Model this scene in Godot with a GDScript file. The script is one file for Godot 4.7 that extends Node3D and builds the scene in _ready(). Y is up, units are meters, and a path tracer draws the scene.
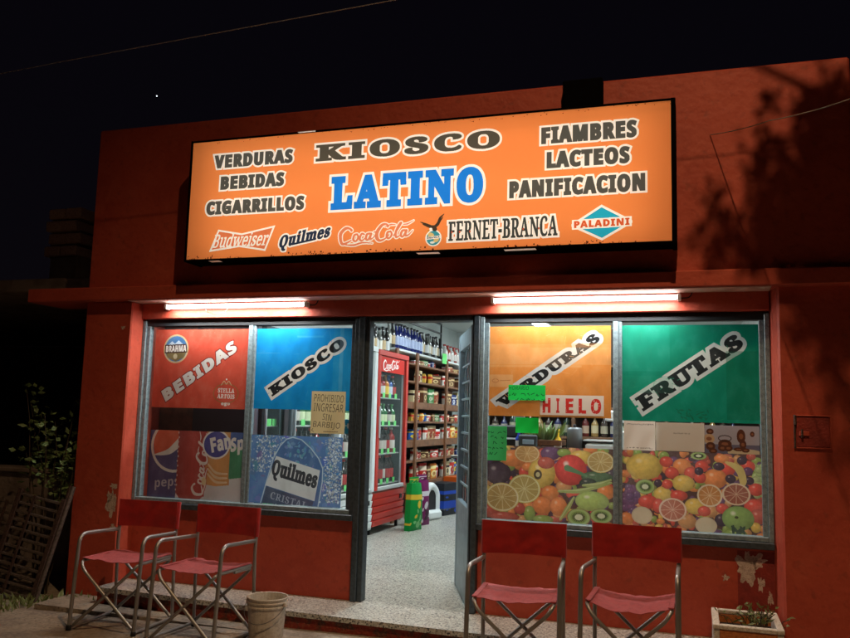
extends Node3D
# A corner shop at night: camera, sky and lights first, then the street and the building, then the things.

const CAM := Vector3(0, 1.38, 5.5)
const LAMP := Vector3(0.2, 7.4, 4.0)
var M := {}
var taken := {}
var rng := RandomNumberGenerator.new()
var ts: TextServer
var fonts := {}
var glyphs := {}

func _ready() -> void:
	rng.seed = 7
	ts = TextServerManager.get_primary_interface()
	for a in [["sans", "Droid Sans", 700], ["serif", "Droid Serif", 700], ["plain", "Droid Sans", 400], ["roman", "Droid Serif", 400]]:
		var f := SystemFont.new()
		f.font_names = PackedStringArray([a[1]])
		f.font_weight = a[2]
		fonts[a[0]] = f
	camera_and_sky()
	materials()
	street()
	building()
	windows_and_door()
	lights()
	sign_box()
	window_graphics()
	interior()
	shelving()
	chairs()
	pavement_things()
	neighbours()

# ------------------------------------------------------------------ camera, sky, light

func camera_and_sky() -> void:
	var cam := Camera3D.new()
	cam.name = "camera"
	cam.fov = 42.432
	cam.far = 900.0
	cam.near = 0.05
	add_child(cam)
	cam.position = CAM
	cam.basis = Basis.from_euler(Vector3(0.120091, 0.316497, 0.0267862))
	cam.current = true
	var env := Environment.new()
	env.background_mode = Environment.BG_SKY
	var sky := Sky.new()
	var sm := ProceduralSkyMaterial.new()
	sm.sky_top_color = c8(5, 4, 8)
	sm.sky_horizon_color = c8(9, 7, 10)
	sm.ground_horizon_color = c8(9, 7, 10)
	sm.ground_bottom_color = c8(6, 5, 8)
	sky.sky_material = sm
	env.sky = sky
	env.background_energy_multiplier = 1.0
	env.tonemap_mode = Environment.TONE_MAPPER_LINEAR
	env.tonemap_exposure = 1.15
	env.sdfgi_enabled = true
	env.ssao_enabled = true
	env.ssil_enabled = true
	var we := WorldEnvironment.new()
	we.name = "world_environment"
	we.environment = env
	add_child(we)

func lights() -> void:
	# two fluorescent battens fixed to the lintel under the ledge
	batten(-3.90, -2.68, "fluorescent batten fixed above the two panes with the blue poster")
	batten(-1.30, -0.065, "fluorescent batten fixed above the orange and green posters")
	# light fittings on the shop ceiling
	for p in [Vector3(-2.1, 2.86, -1.3), Vector3(-0.3, 2.86, -1.4), Vector3(-2.2, 2.86, -4.2), Vector3(-2.2, 2.86, -6.8)]:
		var t = thing("ceiling_light", "%s white twin tube fitting from the shopfront on the shop ceiling" % nth("cl"), "ceiling light", p, 0.0, "fittings along the shop ceiling")
		var st = ST()
		box(st, Vector3(0, 0.015, 0), Vector3(0.24, 0.045, 1.26), 0.006)
		obj("housing", st, M.white_metal, t)
		for s in [-1, 1]:
			st = ST(); tube(st, [Vector3(s * 0.06, -0.03, -0.58), Vector3(s * 0.06, -0.03, 0.58)], 0.013, 8)
			obj("light_tube", st, M.tube_glow_in, t)
		var l := AreaLight3D.new()
		l.name = "light_source"
		l.area_size = Vector2(0.2, 1.16)
		l.light_energy = 4.0
		l.light_color = Color(0.94, 0.99, 1.0)
		l.shadow_enabled = true
		l.area_range = 14.0
		t.add_child(l)
		l.position = Vector3(0, -0.06, 0)
		l.rotation = Vector3(-PI / 2, 0, 0)
	# the street lamp out of frame whose light falls on the parapet, pillars and pavement
	var sl = thing("street_lamp", "grey steel street lamp with an orange lantern over the pavement", "street lamp", Vector3(LAMP.x + 1.5, LAMP.y - 7.25, LAMP.z + 1.1))
	var st = ST(); tube(st, [Vector3(0, 0.35, 0), Vector3(0, 4, 0), Vector3(0, 6.9, 0), Vector3(-0.15, 7.25, -0.1), Vector3(-0.6, 7.42, -0.45), Vector3(-1.2, 7.42, -0.9)], [0.09, 0.075, 0.06, 0.05, 0.045, 0.04], 12)
	obj("pole", st, M.galvanised, sl)
	st = ST(); box(st, Vector3(-1.5, 7.36, -1.1), Vector3(0.5, 0.1, 0.28), 0.03)
	obj("lamp_head", st, M.galvanised, sl)
	st = ST(); box(st, Vector3(-1.5, 7.29, -1.1), Vector3(0.34, 0.03, 0.18), 0.008)
	obj("lamp_lens", st, M.sodium_glow, sl)
	var sp := SpotLight3D.new()
	sp.name = "light_source"
	sp.light_color = Color(1.0, 0.82, 0.62)
	sp.light_energy = 17.5
	sp.light_size = 0.04
	sp.spot_range = 40.0
	sp.spot_angle = 62.5
	sp.spot_angle_attenuation = 0.75
	sp.spot_attenuation = 2.0
	sp.shadow_enabled = true
	sl.add_child(sp)
	sp.position = Vector3(-1.5, 7.25, -1.1)
	sp.rotation = Vector3(-PI / 2, 0, 0)

func batten(x0: float, x1: float, label: String) -> void:
	var t = thing("fluorescent_light", label, "lamp", Vector3((x0 + x1) / 2, 2.19, 0.05))
	var h := (x1 - x0) / 2
	var st = ST(); box(st, Vector3(0, 0.004, 0.014), Vector3(h * 2 - 0.03, 0.028, 0.028), 0.004)
	obj("housing", st, M.white_metal, t)
	for s in [-1, 1]:
		st = ST(); box(st, Vector3(s * (h - 0.012), -0.004, 0.032), Vector3(0.024, 0.042, 0.062), 0.005)
		obj("lamp_holder", st, M.white_metal, t)
	st = ST(); tube(st, bend([Vector3(h - 0.012, -0.004, 0.004), Vector3(h + 0.05, -0.004, 0.006), Vector3(h + 0.07, 0.034, 0.006)], 0.02), 0.004, 6); obj("cable", st, M.cable_black, t)
	st = ST(); tube(st, [Vector3(-h + 0.03, -0.006, 0.048), Vector3(h - 0.03, -0.006, 0.048)], 0.0145, 12)
	obj("light_tube", st, M.tube_glow, t)
	var l := AreaLight3D.new()
	l.name = "light_source"
	l.area_size = Vector2(h * 2 - 0.08, 0.026)
	l.light_energy = 1.25
	l.light_color = Color(1.0, 0.985, 0.965)
	l.shadow_enabled = true
	l.area_range = 14.0
	t.add_child(l)
	l.position = Vector3(0, -0.026, 0.058)
	l.rotation = Vector3(deg_to_rad(-88), PI, 0)

# ------------------------------------------------------------------ helpers: objects

func c8(r: float, g: float, b: float, a := 255.0) -> Color:
	return Color(r / 255.0, g / 255.0, b / 255.0, a / 255.0)

func numbered(called: String) -> String:
	taken[called] = taken.get(called, -1) + 1
	return called if taken[called] == 0 else "%s_%03d" % [called, taken[called]]

func thing(called: String, label: String, category: String, at := Vector3.ZERO, turn := 0.0, group := "") -> Node3D:
	var o := Node3D.new()
	o.name = numbered(called)
	add_child(o)
	o.position = at
	o.rotation.y = turn
	tag(o, label, category, group)
	return o

func tag(o: Node, label: String, category: String, group := "", kind := "") -> Node:
	o.set_meta("label", label)
	o.set_meta("category", category)
	if group: o.set_meta("group", group)
	if kind: o.set_meta("kind", kind)
	return o

func obj(called: String, st, m: Material, parent: Node = null) -> MeshInstance3D:
	var o := MeshInstance3D.new()
	o.name = called if parent else numbered(called)
	if st is SurfaceTool:
		st.generate_normals()
		o.mesh = st.commit()
	else:
		o.mesh = st
	o.material_override = m
	(parent if parent else self).add_child(o, true)
	return o

func struct(called: String, st, m: Material) -> MeshInstance3D:
	var o := obj(called, st, m)
	o.set_meta("kind", "structure")
	return o

func sub(called: String, parent: Node) -> Node3D:
	var o := Node3D.new()
	o.name = called
	parent.add_child(o, true)
	return o

# ------------------------------------------------------------------ helpers: shapes

func ST() -> SurfaceTool:
	var st := SurfaceTool.new()
	st.begin(Mesh.PRIMITIVE_TRIANGLES)
	st.set_smooth_group(-1)
	return st

func tri(st: SurfaceTool, a: Vector3, b: Vector3, c: Vector3) -> void:
	st.add_vertex(a); st.add_vertex(b); st.add_vertex(c)

func quad(st: SurfaceTool, a: Vector3, b: Vector3, c: Vector3, d: Vector3) -> void:
	tri(st, a, b, c); tri(st, a, c, d)

func face(st: SurfaceTool, pts: Array, mid: Vector3) -> void:
	# a convex face turned so that it looks away from mid
	var n: Vector3 = (pts[1] - pts[0]).cross(pts[2] - pts[0])
	if n.dot((pts[0] + pts[2]) * 0.5 - mid) > 0: pts.reverse()
	for i in range(1, pts.size() - 1): tri(st, pts[0], pts[i], pts[i + 1])

func box(st: SurfaceTool, c: Vector3, s: Vector3, bev := 0.0, xf := Transform3D.IDENTITY) -> void:
	var h := s * 0.5
	var b := minf(bev, minf(h.x, minf(h.y, h.z)) * 0.9)
	var m := xf * c
	var P := func(sx, sy, sz, ax):
		var v := Vector3(sx * (h.x - b), sy * (h.y - b), sz * (h.z - b))
		if ax == 0: v.x = sx * h.x
		elif ax == 1: v.y = sy * h.y
		else: v.z = sz * h.z
		return xf * (c + v)
	for s1 in [-1, 1]:
		face(st, [P.call(s1, -1, -1, 0), P.call(s1, 1, -1, 0), P.call(s1, 1, 1, 0), P.call(s1, -1, 1, 0)], m)
		face(st, [P.call(-1, s1, -1, 1), P.call(1, s1, -1, 1), P.call(1, s1, 1, 1), P.call(-1, s1, 1, 1)], m)
		face(st, [P.call(-1, -1, s1, 2), P.call(1, -1, s1, 2), P.call(1, 1, s1, 2), P.call(-1, 1, s1, 2)], m)
	if b <= 0.0: return
	for a in [-1, 1]:
		for e in [-1, 1]:
			face(st, [P.call(a, e, -1, 0), P.call(a, e, 1, 0), P.call(a, e, 1, 1), P.call(a, e, -1, 1)], m)
			face(st, [P.call(a, -1, e, 0), P.call(a, 1, e, 0), P.call(a, 1, e, 2), P.call(a, -1, e, 2)], m)
			face(st, [P.call(-1, a, e, 1), P.call(1, a, e, 1), P.call(1, a, e, 2), P.call(-1, a, e, 2)], m)
			for k in [-1, 1]:
				face(st, [P.call(a, e, k, 0), P.call(a, e, k, 1), P.call(a, e, k, 2)], m)

func slab(st: SurfaceTool, x0: float, x1: float, y0: float, y1: float, z0: float, z1: float, bev := 0.0) -> void:
	box(st, Vector3((x0 + x1) / 2, (y0 + y1) / 2, (z0 + z1) / 2), Vector3(x1 - x0, y1 - y0, z1 - z0), bev)

func tube(st: SurfaceTool, pts: Array, r, n := 8, caps := true, flat := 1.0, closed := false) -> void:
	var rings := []
	var up := Vector3.ZERO
	var np := pts.size()
	for i in np:
		var d: Vector3
		if closed: d = (pts[(i + 1) % np] - pts[(i + np - 1) % np]).normalized()
		elif i == 0: d = (pts[1] - pts[0]).normalized()
		elif i == np - 1: d = (pts[i] - pts[i - 1]).normalized()
		else: d = ((pts[i + 1] - pts[i]).normalized() + (pts[i] - pts[i - 1]).normalized()).normalized()
		if i == 0:
			up = Vector3.UP if absf(d.y) < 0.9 else Vector3.RIGHT
		up = (up - d * up.dot(d)).normalized()
		var side := d.cross(up)
		var rr: float = r[i] if r is Array else r
		var ring := []
		for k in n:
			var a := TAU * k / n
			ring.append(pts[i] + (side * cos(a) + up * sin(a) * flat) * rr)
		rings.append(ring)
	st.set_smooth_group(1)
	for i in (np if closed else np - 1):
		var A = rings[i]
		var B = rings[(i + 1) % np]
		for k in n:
			quad(st, A[k], A[(k + 1) % n], B[(k + 1) % n], B[k])
	st.set_smooth_group(-1)
	if caps and not closed:
		face(st, rings[0].duplicate(), pts[1])
		face(st, rings[np - 1].duplicate(), pts[np - 2])

func bend(pts: Array, rad: float, steps := 5) -> Array:
	# rounds the inner corners of a polyline
	var out := [pts[0]]
	for i in range(1, pts.size() - 1):
		var a: Vector3 = (pts[i - 1] - pts[i])
		var b: Vector3 = (pts[i + 1] - pts[i])
		var q := minf(rad, minf(a.length(), b.length()) * 0.48)
		var pa: Vector3 = pts[i] + a.normalized() * q
		var pb: Vector3 = pts[i] + b.normalized() * q
		for k in steps + 1:
			var t := float(k) / steps
			out.append(pa.lerp(pts[i], t).lerp(pts[i].lerp(pb, t), t))
	out.append(pts[-1])
	return out

func lathe(st: SurfaceTool, prof: Array, n := 16, xf := Transform3D.IDENTITY, smooth := true) -> void:
	st.set_smooth_group(2 if smooth else -1)
	for i in prof.size() - 1:
		var a: Vector2 = prof[i]
		var b: Vector2 = prof[i + 1]
		for k in n:
			var t0 := TAU * k / n
			var t1 := TAU * (k + 1) / n
			var p := [Vector3(a.x * cos(t0), a.y, a.x * sin(t0)), Vector3(a.x * cos(t1), a.y, a.x * sin(t1)), Vector3(b.x * cos(t1), b.y, b.x * sin(t1)), Vector3(b.x * cos(t0), b.y, b.x * sin(t0))]
			if a.x > 0.0: tri(st, xf * p[0], xf * p[1], xf * p[2])
			if b.x > 0.0: tri(st, xf * p[0], xf * p[2], xf * p[3])
	st.set_smooth_group(-1)

func prism(st: SurfaceTool, poly: PackedVector2Array, h0: float, h1: float, xf := Transform3D.IDENTITY) -> void:
	# polygon in x, z pulled along y
	var idx := Geometry2D.triangulate_polygon(poly)
	var mid := Vector2.ZERO
	for p in poly: mid += p / poly.size()
	var m := xf * Vector3(mid.x, (h0 + h1) / 2, mid.y)
	for i in range(0, idx.size(), 3):
		for h in [h0, h1]:
			face(st, [xf * Vector3(poly[idx[i]].x, h, poly[idx[i]].y), xf * Vector3(poly[idx[i + 1]].x, h, poly[idx[i + 1]].y), xf * Vector3(poly[idx[i + 2]].x, h, poly[idx[i + 2]].y)], Vector3(m.x, m.y, m.z))
	for i in poly.size():
		var a := poly[i]
		var b := poly[(i + 1) % poly.size()]
		face(st, [xf * Vector3(a.x, h0, a.y), xf * Vector3(b.x, h0, b.y), xf * Vector3(b.x, h1, b.y), xf * Vector3(a.x, h1, a.y)], m)

func sheet(w: float, h: float, thick: float, curl := 0.0, nx := 1, ny := 1) -> ArrayMesh:
	# a printed sheet of real thickness in x, y, front at +z; the front carries the print
	var st := ST()
	st.set_smooth_group(1)
	var P := func(i, j, back):
		var u := float(i) / nx
		var v := float(j) / ny
		var z := curl * (pow(absf(u - 0.5) * 2.0, 3.0) * 0.6 + pow(v, 3.0) * 0.4 + 0.25 * sin(u * 9.0 + v * 5.0) * v)
		return [Vector3((u - 0.5) * w, (0.5 - v) * h, z - (thick if back else 0.0)), Vector2(u, v)]
	for back in ([false, true] if thick > 0.0 else [false]):
		for i in nx:
			for j in ny:
				var q := [P.call(i, j, back), P.call(i + 1, j, back), P.call(i + 1, j + 1, back), P.call(i, j + 1, back)]
				if back: q.reverse()
				for k in [0, 1, 2, 0, 2, 3]:
					st.set_uv(q[k][1]); st.add_vertex(q[k][0])
	st.set_smooth_group(-1)
	for e in (4 if thick > 0.0 else 0):
		var n := nx if e < 2 else ny
		for i in n:
			var ij := [[i, 0, i + 1, 0], [i, ny, i + 1, ny], [0, i, 0, i + 1], [nx, i, nx, i + 1]][e] as Array
			var a = P.call(ij[0], ij[1], false); var b = P.call(ij[2], ij[3], false)
			var c = P.call(ij[2], ij[3], true); var d = P.call(ij[0], ij[1], true)
			var q := [a, b, c, d]
			if e == 1 or e == 2: q.reverse()
			for k in [0, 2, 1, 0, 3, 2]:
				st.set_uv(q[k][1]); st.add_vertex(q[k][0])
	st.generate_normals()
	return st.commit()

func pack_mesh(w: float, h: float, d: float, bulge: float, seed_ := 0) -> ArrayMesh:
	# a carton (bulge 0) or a filled bag (bulge to 1), base at y 0, print on front and back
	var st := ST()
	var n := 4
	var r := RandomNumberGenerator.new(); r.seed = seed_ + 11
	var jit := []
	for k in 60: jit.append((r.randf() - 0.5) * bulge * 0.18)
	var P := func(i, j, s):
		var u := float(i) / n * 2.0 - 1.0
		var v := float(j) / n * 2.0 - 1.0
		var e := 1.0 - bulge * pow(maxf(absf(u), absf(v)), 3.0)
		var z: float = s * d * 0.5 * (e + jit[(i * 7 + j * 3) % 60] * e)
		var wx: float = 1.0 - bulge * 0.08 * (1.0 - v * v) - (bulge * (0.42 * pow((v + 1.0) / 2.0, 2.0) + 0.3 * jit[(j * 5 + (1 if u > 0 else 9)) % 60]) if h > 0.3 else 0.0)
		return [Vector3(u * w * 0.5 * wx, (v + 1.0) * 0.5 * h, z), Vector2((u + 1) / 2, (1 - v) / 2)]
	st.set_smooth_group(1 if bulge > 0.05 else -1)
	for s in [1, -1]:
		for i in n:
			for j in n:
				var q := [P.call(i, j, s), P.call(i, j + 1, s), P.call(i + 1, j + 1, s), P.call(i + 1, j, s)]
				if s < 0: q.reverse()
				for k in [0, 1, 2, 0, 2, 3]: st.set_uv(q[k][1]); st.add_vertex(q[k][0])
	st.set_smooth_group(-1)
	for e in 4:
		for i in n:
			var ij := [[i, 0, i + 1, 0], [i + 1, n, i, n], [0, i + 1, 0, i], [n, i, n, i + 1]][e] as Array
			var q := [P.call(ij[0], ij[1], 1), P.call(ij[2], ij[3], 1), P.call(ij[2], ij[3], -1), P.call(ij[0], ij[1], -1)]
			for k in [0, 1, 2, 0, 2, 3]: st.set_uv(q[k][1]); st.add_vertex(q[k][0])
	st.generate_normals()
	return st.commit()

# ------------------------------------------------------------------ helpers: print

class Canvas:
	var im: Image
	var w: int
	var h: int
	var x0 := 0.0
	var y1 := 0.0
	var ppm := 1.0
	func _init(w_: int, h_: int, bg: Color) -> void:
		w = w_; h = h_
		im = Image.create(w, h, false, Image.FORMAT_RGBA8)
		im.fill(bg)
	func p(x: float, y: float) -> Vector2:
		return Vector2((x - x0) * ppm, (y1 - y) * ppm)
	func fill(contours: Array, col: Color) -> void:
		var rows := {}
		for c in contours:
			var n: int = c.size()
			for i in n:
				var a: Vector2 = c[i]
				var b: Vector2 = c[(i + 1) % n]
				if a.y == b.y: continue
				if a.y > b.y:
					var t := a; a = b; b = t
				var k := (b.x - a.x) / (b.y - a.y)
				for y in range(maxi(0, ceili(a.y - 0.5)), mini(h - 1, ceili(b.y - 0.5) - 1) + 1):
					if not rows.has(y): rows[y] = PackedFloat32Array()
					rows[y].append(a.x + (y + 0.5 - a.y) * k)
		for y in rows:
			var xs: PackedFloat32Array = rows[y]
			xs.sort()
			for i in range(0, xs.size() - 1, 2):
				var s := maxi(0, roundi(xs[i]))
				var e := mini(w, roundi(xs[i + 1]))
				if e > s: im.fill_rect(Rect2i(s, y, e - s, 1), col)
	func ellipse(c: Vector2, rx: float, ry: float, col: Color, rot := 0.0, n := 36) -> void:
		var q := PackedVector2Array()
		for i in n: q.append(c + Vector2(rx * cos(TAU * i / n), ry * sin(TAU * i / n)).rotated(rot))
		fill([q], col)
	func ring(c: Vector2, rx: float, ry: float, wd: float, col: Color) -> void:
		var q := PackedVector2Array()
		var r := PackedVector2Array()
		for i in 40:
			q.append(c + Vector2(rx * cos(TAU * i / 40), ry * sin(TAU * i / 40)))
			r.append(c + Vector2((rx - wd) * cos(TAU * i / 40), (ry - wd) * sin(TAU * i / 40)))
		fill([q, r], col)
	func stroke(pts: Array, wd, col: Color) -> void:
		for i in pts.size():
			var r: float = (wd[i] if wd is Array else wd) / 2.0
			ellipse(pts[i], r, r, col, 0.0, 12)
			if i + 1 < pts.size():
				var r2: float = (wd[i + 1] if wd is Array else wd) / 2.0
				var d: Vector2 = (pts[i + 1] - pts[i]).normalized().orthogonal()
				fill([PackedVector2Array([pts[i] + d * r, pts[i + 1] + d * r2, pts[i + 1] - d * r2, pts[i] - d * r])], col)
	func curve(pts: Array, wd: Array, col: Color, steps := 6) -> void:
		# a smooth pen stroke through the points
		var o := []
		var ww := []
		for i in pts.size() - 1:
			var a: Vector2 = pts[maxi(0, i - 1)]; var b: Vector2 = pts[i]; var c: Vector2 = pts[i + 1]; var d: Vector2 = pts[mini(pts.size() - 1, i + 2)]
			for k in steps:
				var t := float(k) / steps
				o.append(b.cubic_interpolate(c, a, d, t))
				ww.append(lerpf(wd[i], wd[i + 1], t))
		o.append(pts[-1]); ww.append(wd[-1])
		stroke(o, ww, col)
	func rect(x: float, y: float, ww: float, hh: float, col: Color) -> void:
		im.fill_rect(Rect2i(roundi(x), roundi(y), roundi(ww), roundi(hh)), col)
	func tex() -> ImageTexture:
		return ImageTexture.create_from_image(im)

func board(xa: float, xb: float, ya: float, yb: float, ppm: float, bg: Color) -> Canvas:
	var c := Canvas.new(roundi((xb - xa) * ppm), roundi((yb - ya) * ppm), bg)
	c.x0 = xa; c.y1 = yb; c.ppm = ppm
	return c

func glyph(font: String, ch: String) -> Array:
	# [contours as outlines at 256 px, y down, advance]
	var key := font + ch
	if glyphs.has(key): return glyphs[key]
	var rid: RID = fonts[font].get_rids()[0]
	var gi: int = ts.font_get_glyph_index(rid, 256, ch.unicode_at(0), 0)
	var d: Dictionary = ts.font_get_glyph_contours(rid, 256, gi)
	var out := []
	var start := 0
	if d.has("points"):
		for e in d.contours:
			var raw := []
			for i in range(start, e + 1): raw.append(d.points[i])
			start = e + 1
			var pts := []
			for i in raw.size():           # put the implied on-curve points in
				var a: Vector3 = raw[i]
				var b: Vector3 = raw[(i + 1) % raw.size()]
				pts.append(a)
				if a.z == 0.0 and b.z == 0.0: pts.append(Vector3((a.x + b.x) / 2, (a.y + b.y) / 2, 1))
			var q := PackedVector2Array()
			var n := pts.size()
			for i in n:
				var a: Vector3 = pts[i]
				if a.z == 1.0: q.append(Vector2(a.x, a.y))
				else:
					var s: Vector3 = pts[(i + n - 1) % n]
					var t: Vector3 = pts[(i + 1) % n]
					for k in range(1, 4):
						var f := k / 4.0
						var u := Vector2(s.x, s.y).lerp(Vector2(a.x, a.y), f)
						var v := Vector2(a.x, a.y).lerp(Vector2(t.x, t.y), f)
						q.append(u.lerp(v, f))
			out.append(q)
	glyphs[key] = [out, ts.font_get_glyph_advance(rid, 256, gi).x]
	return glyphs[key]

func area2(q: PackedVector2Array) -> float:
	var s := 0.0
	for i in q.size(): s += q[i].cross(q[(i + 1) % q.size()])
	return s

func grown(contours: Array, d: float) -> Array:
	# outlines grown by d, holes shrunk by d
	if d == 0.0 or contours.is_empty(): return contours
	var big := 0.0
	for c in contours:
		if absf(area2(c)) > absf(big): big = area2(c)
	var out := []
	for c in contours:
		var hole := area2(c) * big < 0
		for q in Geometry2D.offset_polygon(c, -d if hole else d, Geometry2D.JOIN_MITER):
			out.append(q)
	return out

func letters(text: String, font: String, tl: Vector2, tr: Vector2, bl: Vector2, bold := 0.0, gap := 0.0, sq := 1.0) -> Array:
	# the glyphs of a text laid so that its ink fills the parallelogram
	var all := []
	var x := 0.0
	var lo := Vector2(1e9, 1e9)
	var hi := -lo
	for ch in text:
		var g := glyph(font, ch)
		var cs := []
		var raw := []
		for c in g[0]:
			var e := PackedVector2Array()
			for v in c: e.append(Vector2(v.x * sq, v.y))
			raw.append(e)
		for c in grown(raw, bold):
			var q := PackedVector2Array()
			for v in c:
				q.append(v + Vector2(x, 0))
				lo = lo.min(q[-1]); hi = hi.max(q[-1])
			cs.append(q)
		if cs: all.append(cs)
		x += g[1] * sq + gap + bold * 1.2
	var out := []
	for cs in all:
		var o := []
		for c in cs:
			var q := PackedVector2Array()
			for v in c:
				var t: Vector2 = (v - lo) / (hi - lo)
				q.append(tl + (tr - tl) * t.x + (bl - tl) * t.y)
			o.append(q)
		out.append(o)
	return out

func write(c: Canvas, text: String, font: String, tl: Vector2, tr: Vector2, bl: Vector2, col: Color, bold := 0.0, gap := 0.0, edge := 0.0, edge_col := Color.WHITE, sq := 1.0) -> void:
	var gl := letters(text, font, tl, tr, bl, bold, gap, sq)
	if edge > 0.0:
		for g in gl:
			c.fill(grown(g, edge), edge_col)
	for g in gl: c.fill(g, col)

# ------------------------------------------------------------------ materials

func mat(called: String, col: Color, rough := 0.7, metal := 0.0) -> StandardMaterial3D:
	var m := StandardMaterial3D.new()
	m.resource_name = called
	m.albedo_color = col
	m.roughness = rough
	m.metallic = metal
	M[called] = m
	return m

func noise_tex(freq: float, oct: int, stops: Array, seed_: int, size := 512, kind := FastNoiseLite.TYPE_SIMPLEX_SMOOTH, cell := -1) -> NoiseTexture2D:
	var n := FastNoiseLite.new()
	n.noise_type = kind
	n.seed = seed_
	n.frequency = freq
	n.fractal_octaves = oct
	if cell >= 0:
		n.cellular_return_type = cell
		n.fractal_type = FastNoiseLite.FRACTAL_NONE
	var t := NoiseTexture2D.new()
	t.width = size; t.height = size
	t.seamless = true
	t.noise = n
	if stops:
		var g := Gradient.new()
		var off := PackedFloat32Array(); var cs := PackedColorArray()
		for s in stops: off.append(s[0]); cs.append(s[1])
		g.offsets = off; g.colors = cs
		if cell >= 0: g.interpolation_mode = Gradient.GRADIENT_INTERPOLATE_CONSTANT
		t.color_ramp = g
	return t

func textured(called: String, tex: Texture2D, scale: float, rough: float, bump: Texture2D = null, cm := 0.3, metal := 0.0) -> StandardMaterial3D:
	var m := mat(called, Color.WHITE, rough, metal)
	m.albedo_texture = tex
	m.uv1_triplanar = true
	m.uv1_world_triplanar = true
	m.uv1_scale = Vector3.ONE * scale
	if bump:
		m.heightmap_enabled = true
		m.heightmap_texture = bump
		m.heightmap_scale = cm
	return m

func layered(size: int, base: Color, layers: Array) -> ImageTexture:
	# base colour with seamless noise layers: [freq, octaves, seed, colour, low, high, strength]
	var im := Image.create(size, size, false, Image.FORMAT_RGB8)
	im.fill(base)
	var data := im.get_data()
	for l in layers:
		var n := FastNoiseLite.new()
		n.noise_type = FastNoiseLite.TYPE_SIMPLEX_SMOOTH
		n.frequency = l[0]; n.fractal_octaves = l[1]; n.seed = l[2]
		var g := n.get_seamless_image(size, size).get_data()
		var col: Color = l[3]
		var cr := col.r * 255.0; var cg := col.g * 255.0; var cb := col.b * 255.0
		var lo: float = l[4] * 255.0; var k: float = 1.0 / ((l[5] - l[4]) * 255.0); var s: float = l[6]
		for i in size * size:
			var t := (g[i] - lo) * k
			if t <= 0.0: continue
			t = minf(t, 1.0) * s
			var j := i * 3
			data[j] = int(data[j] + (cr - data[j]) * t)
			data[j + 1] = int(data[j + 1] + (cg - data[j + 1]) * t)
			data[j + 2] = int(data[j + 2] + (cb - data[j + 2]) * t)
	return ImageTexture.create_from_image(Image.create_from_data(size, size, false, Image.FORMAT_RGB8, data))

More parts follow.
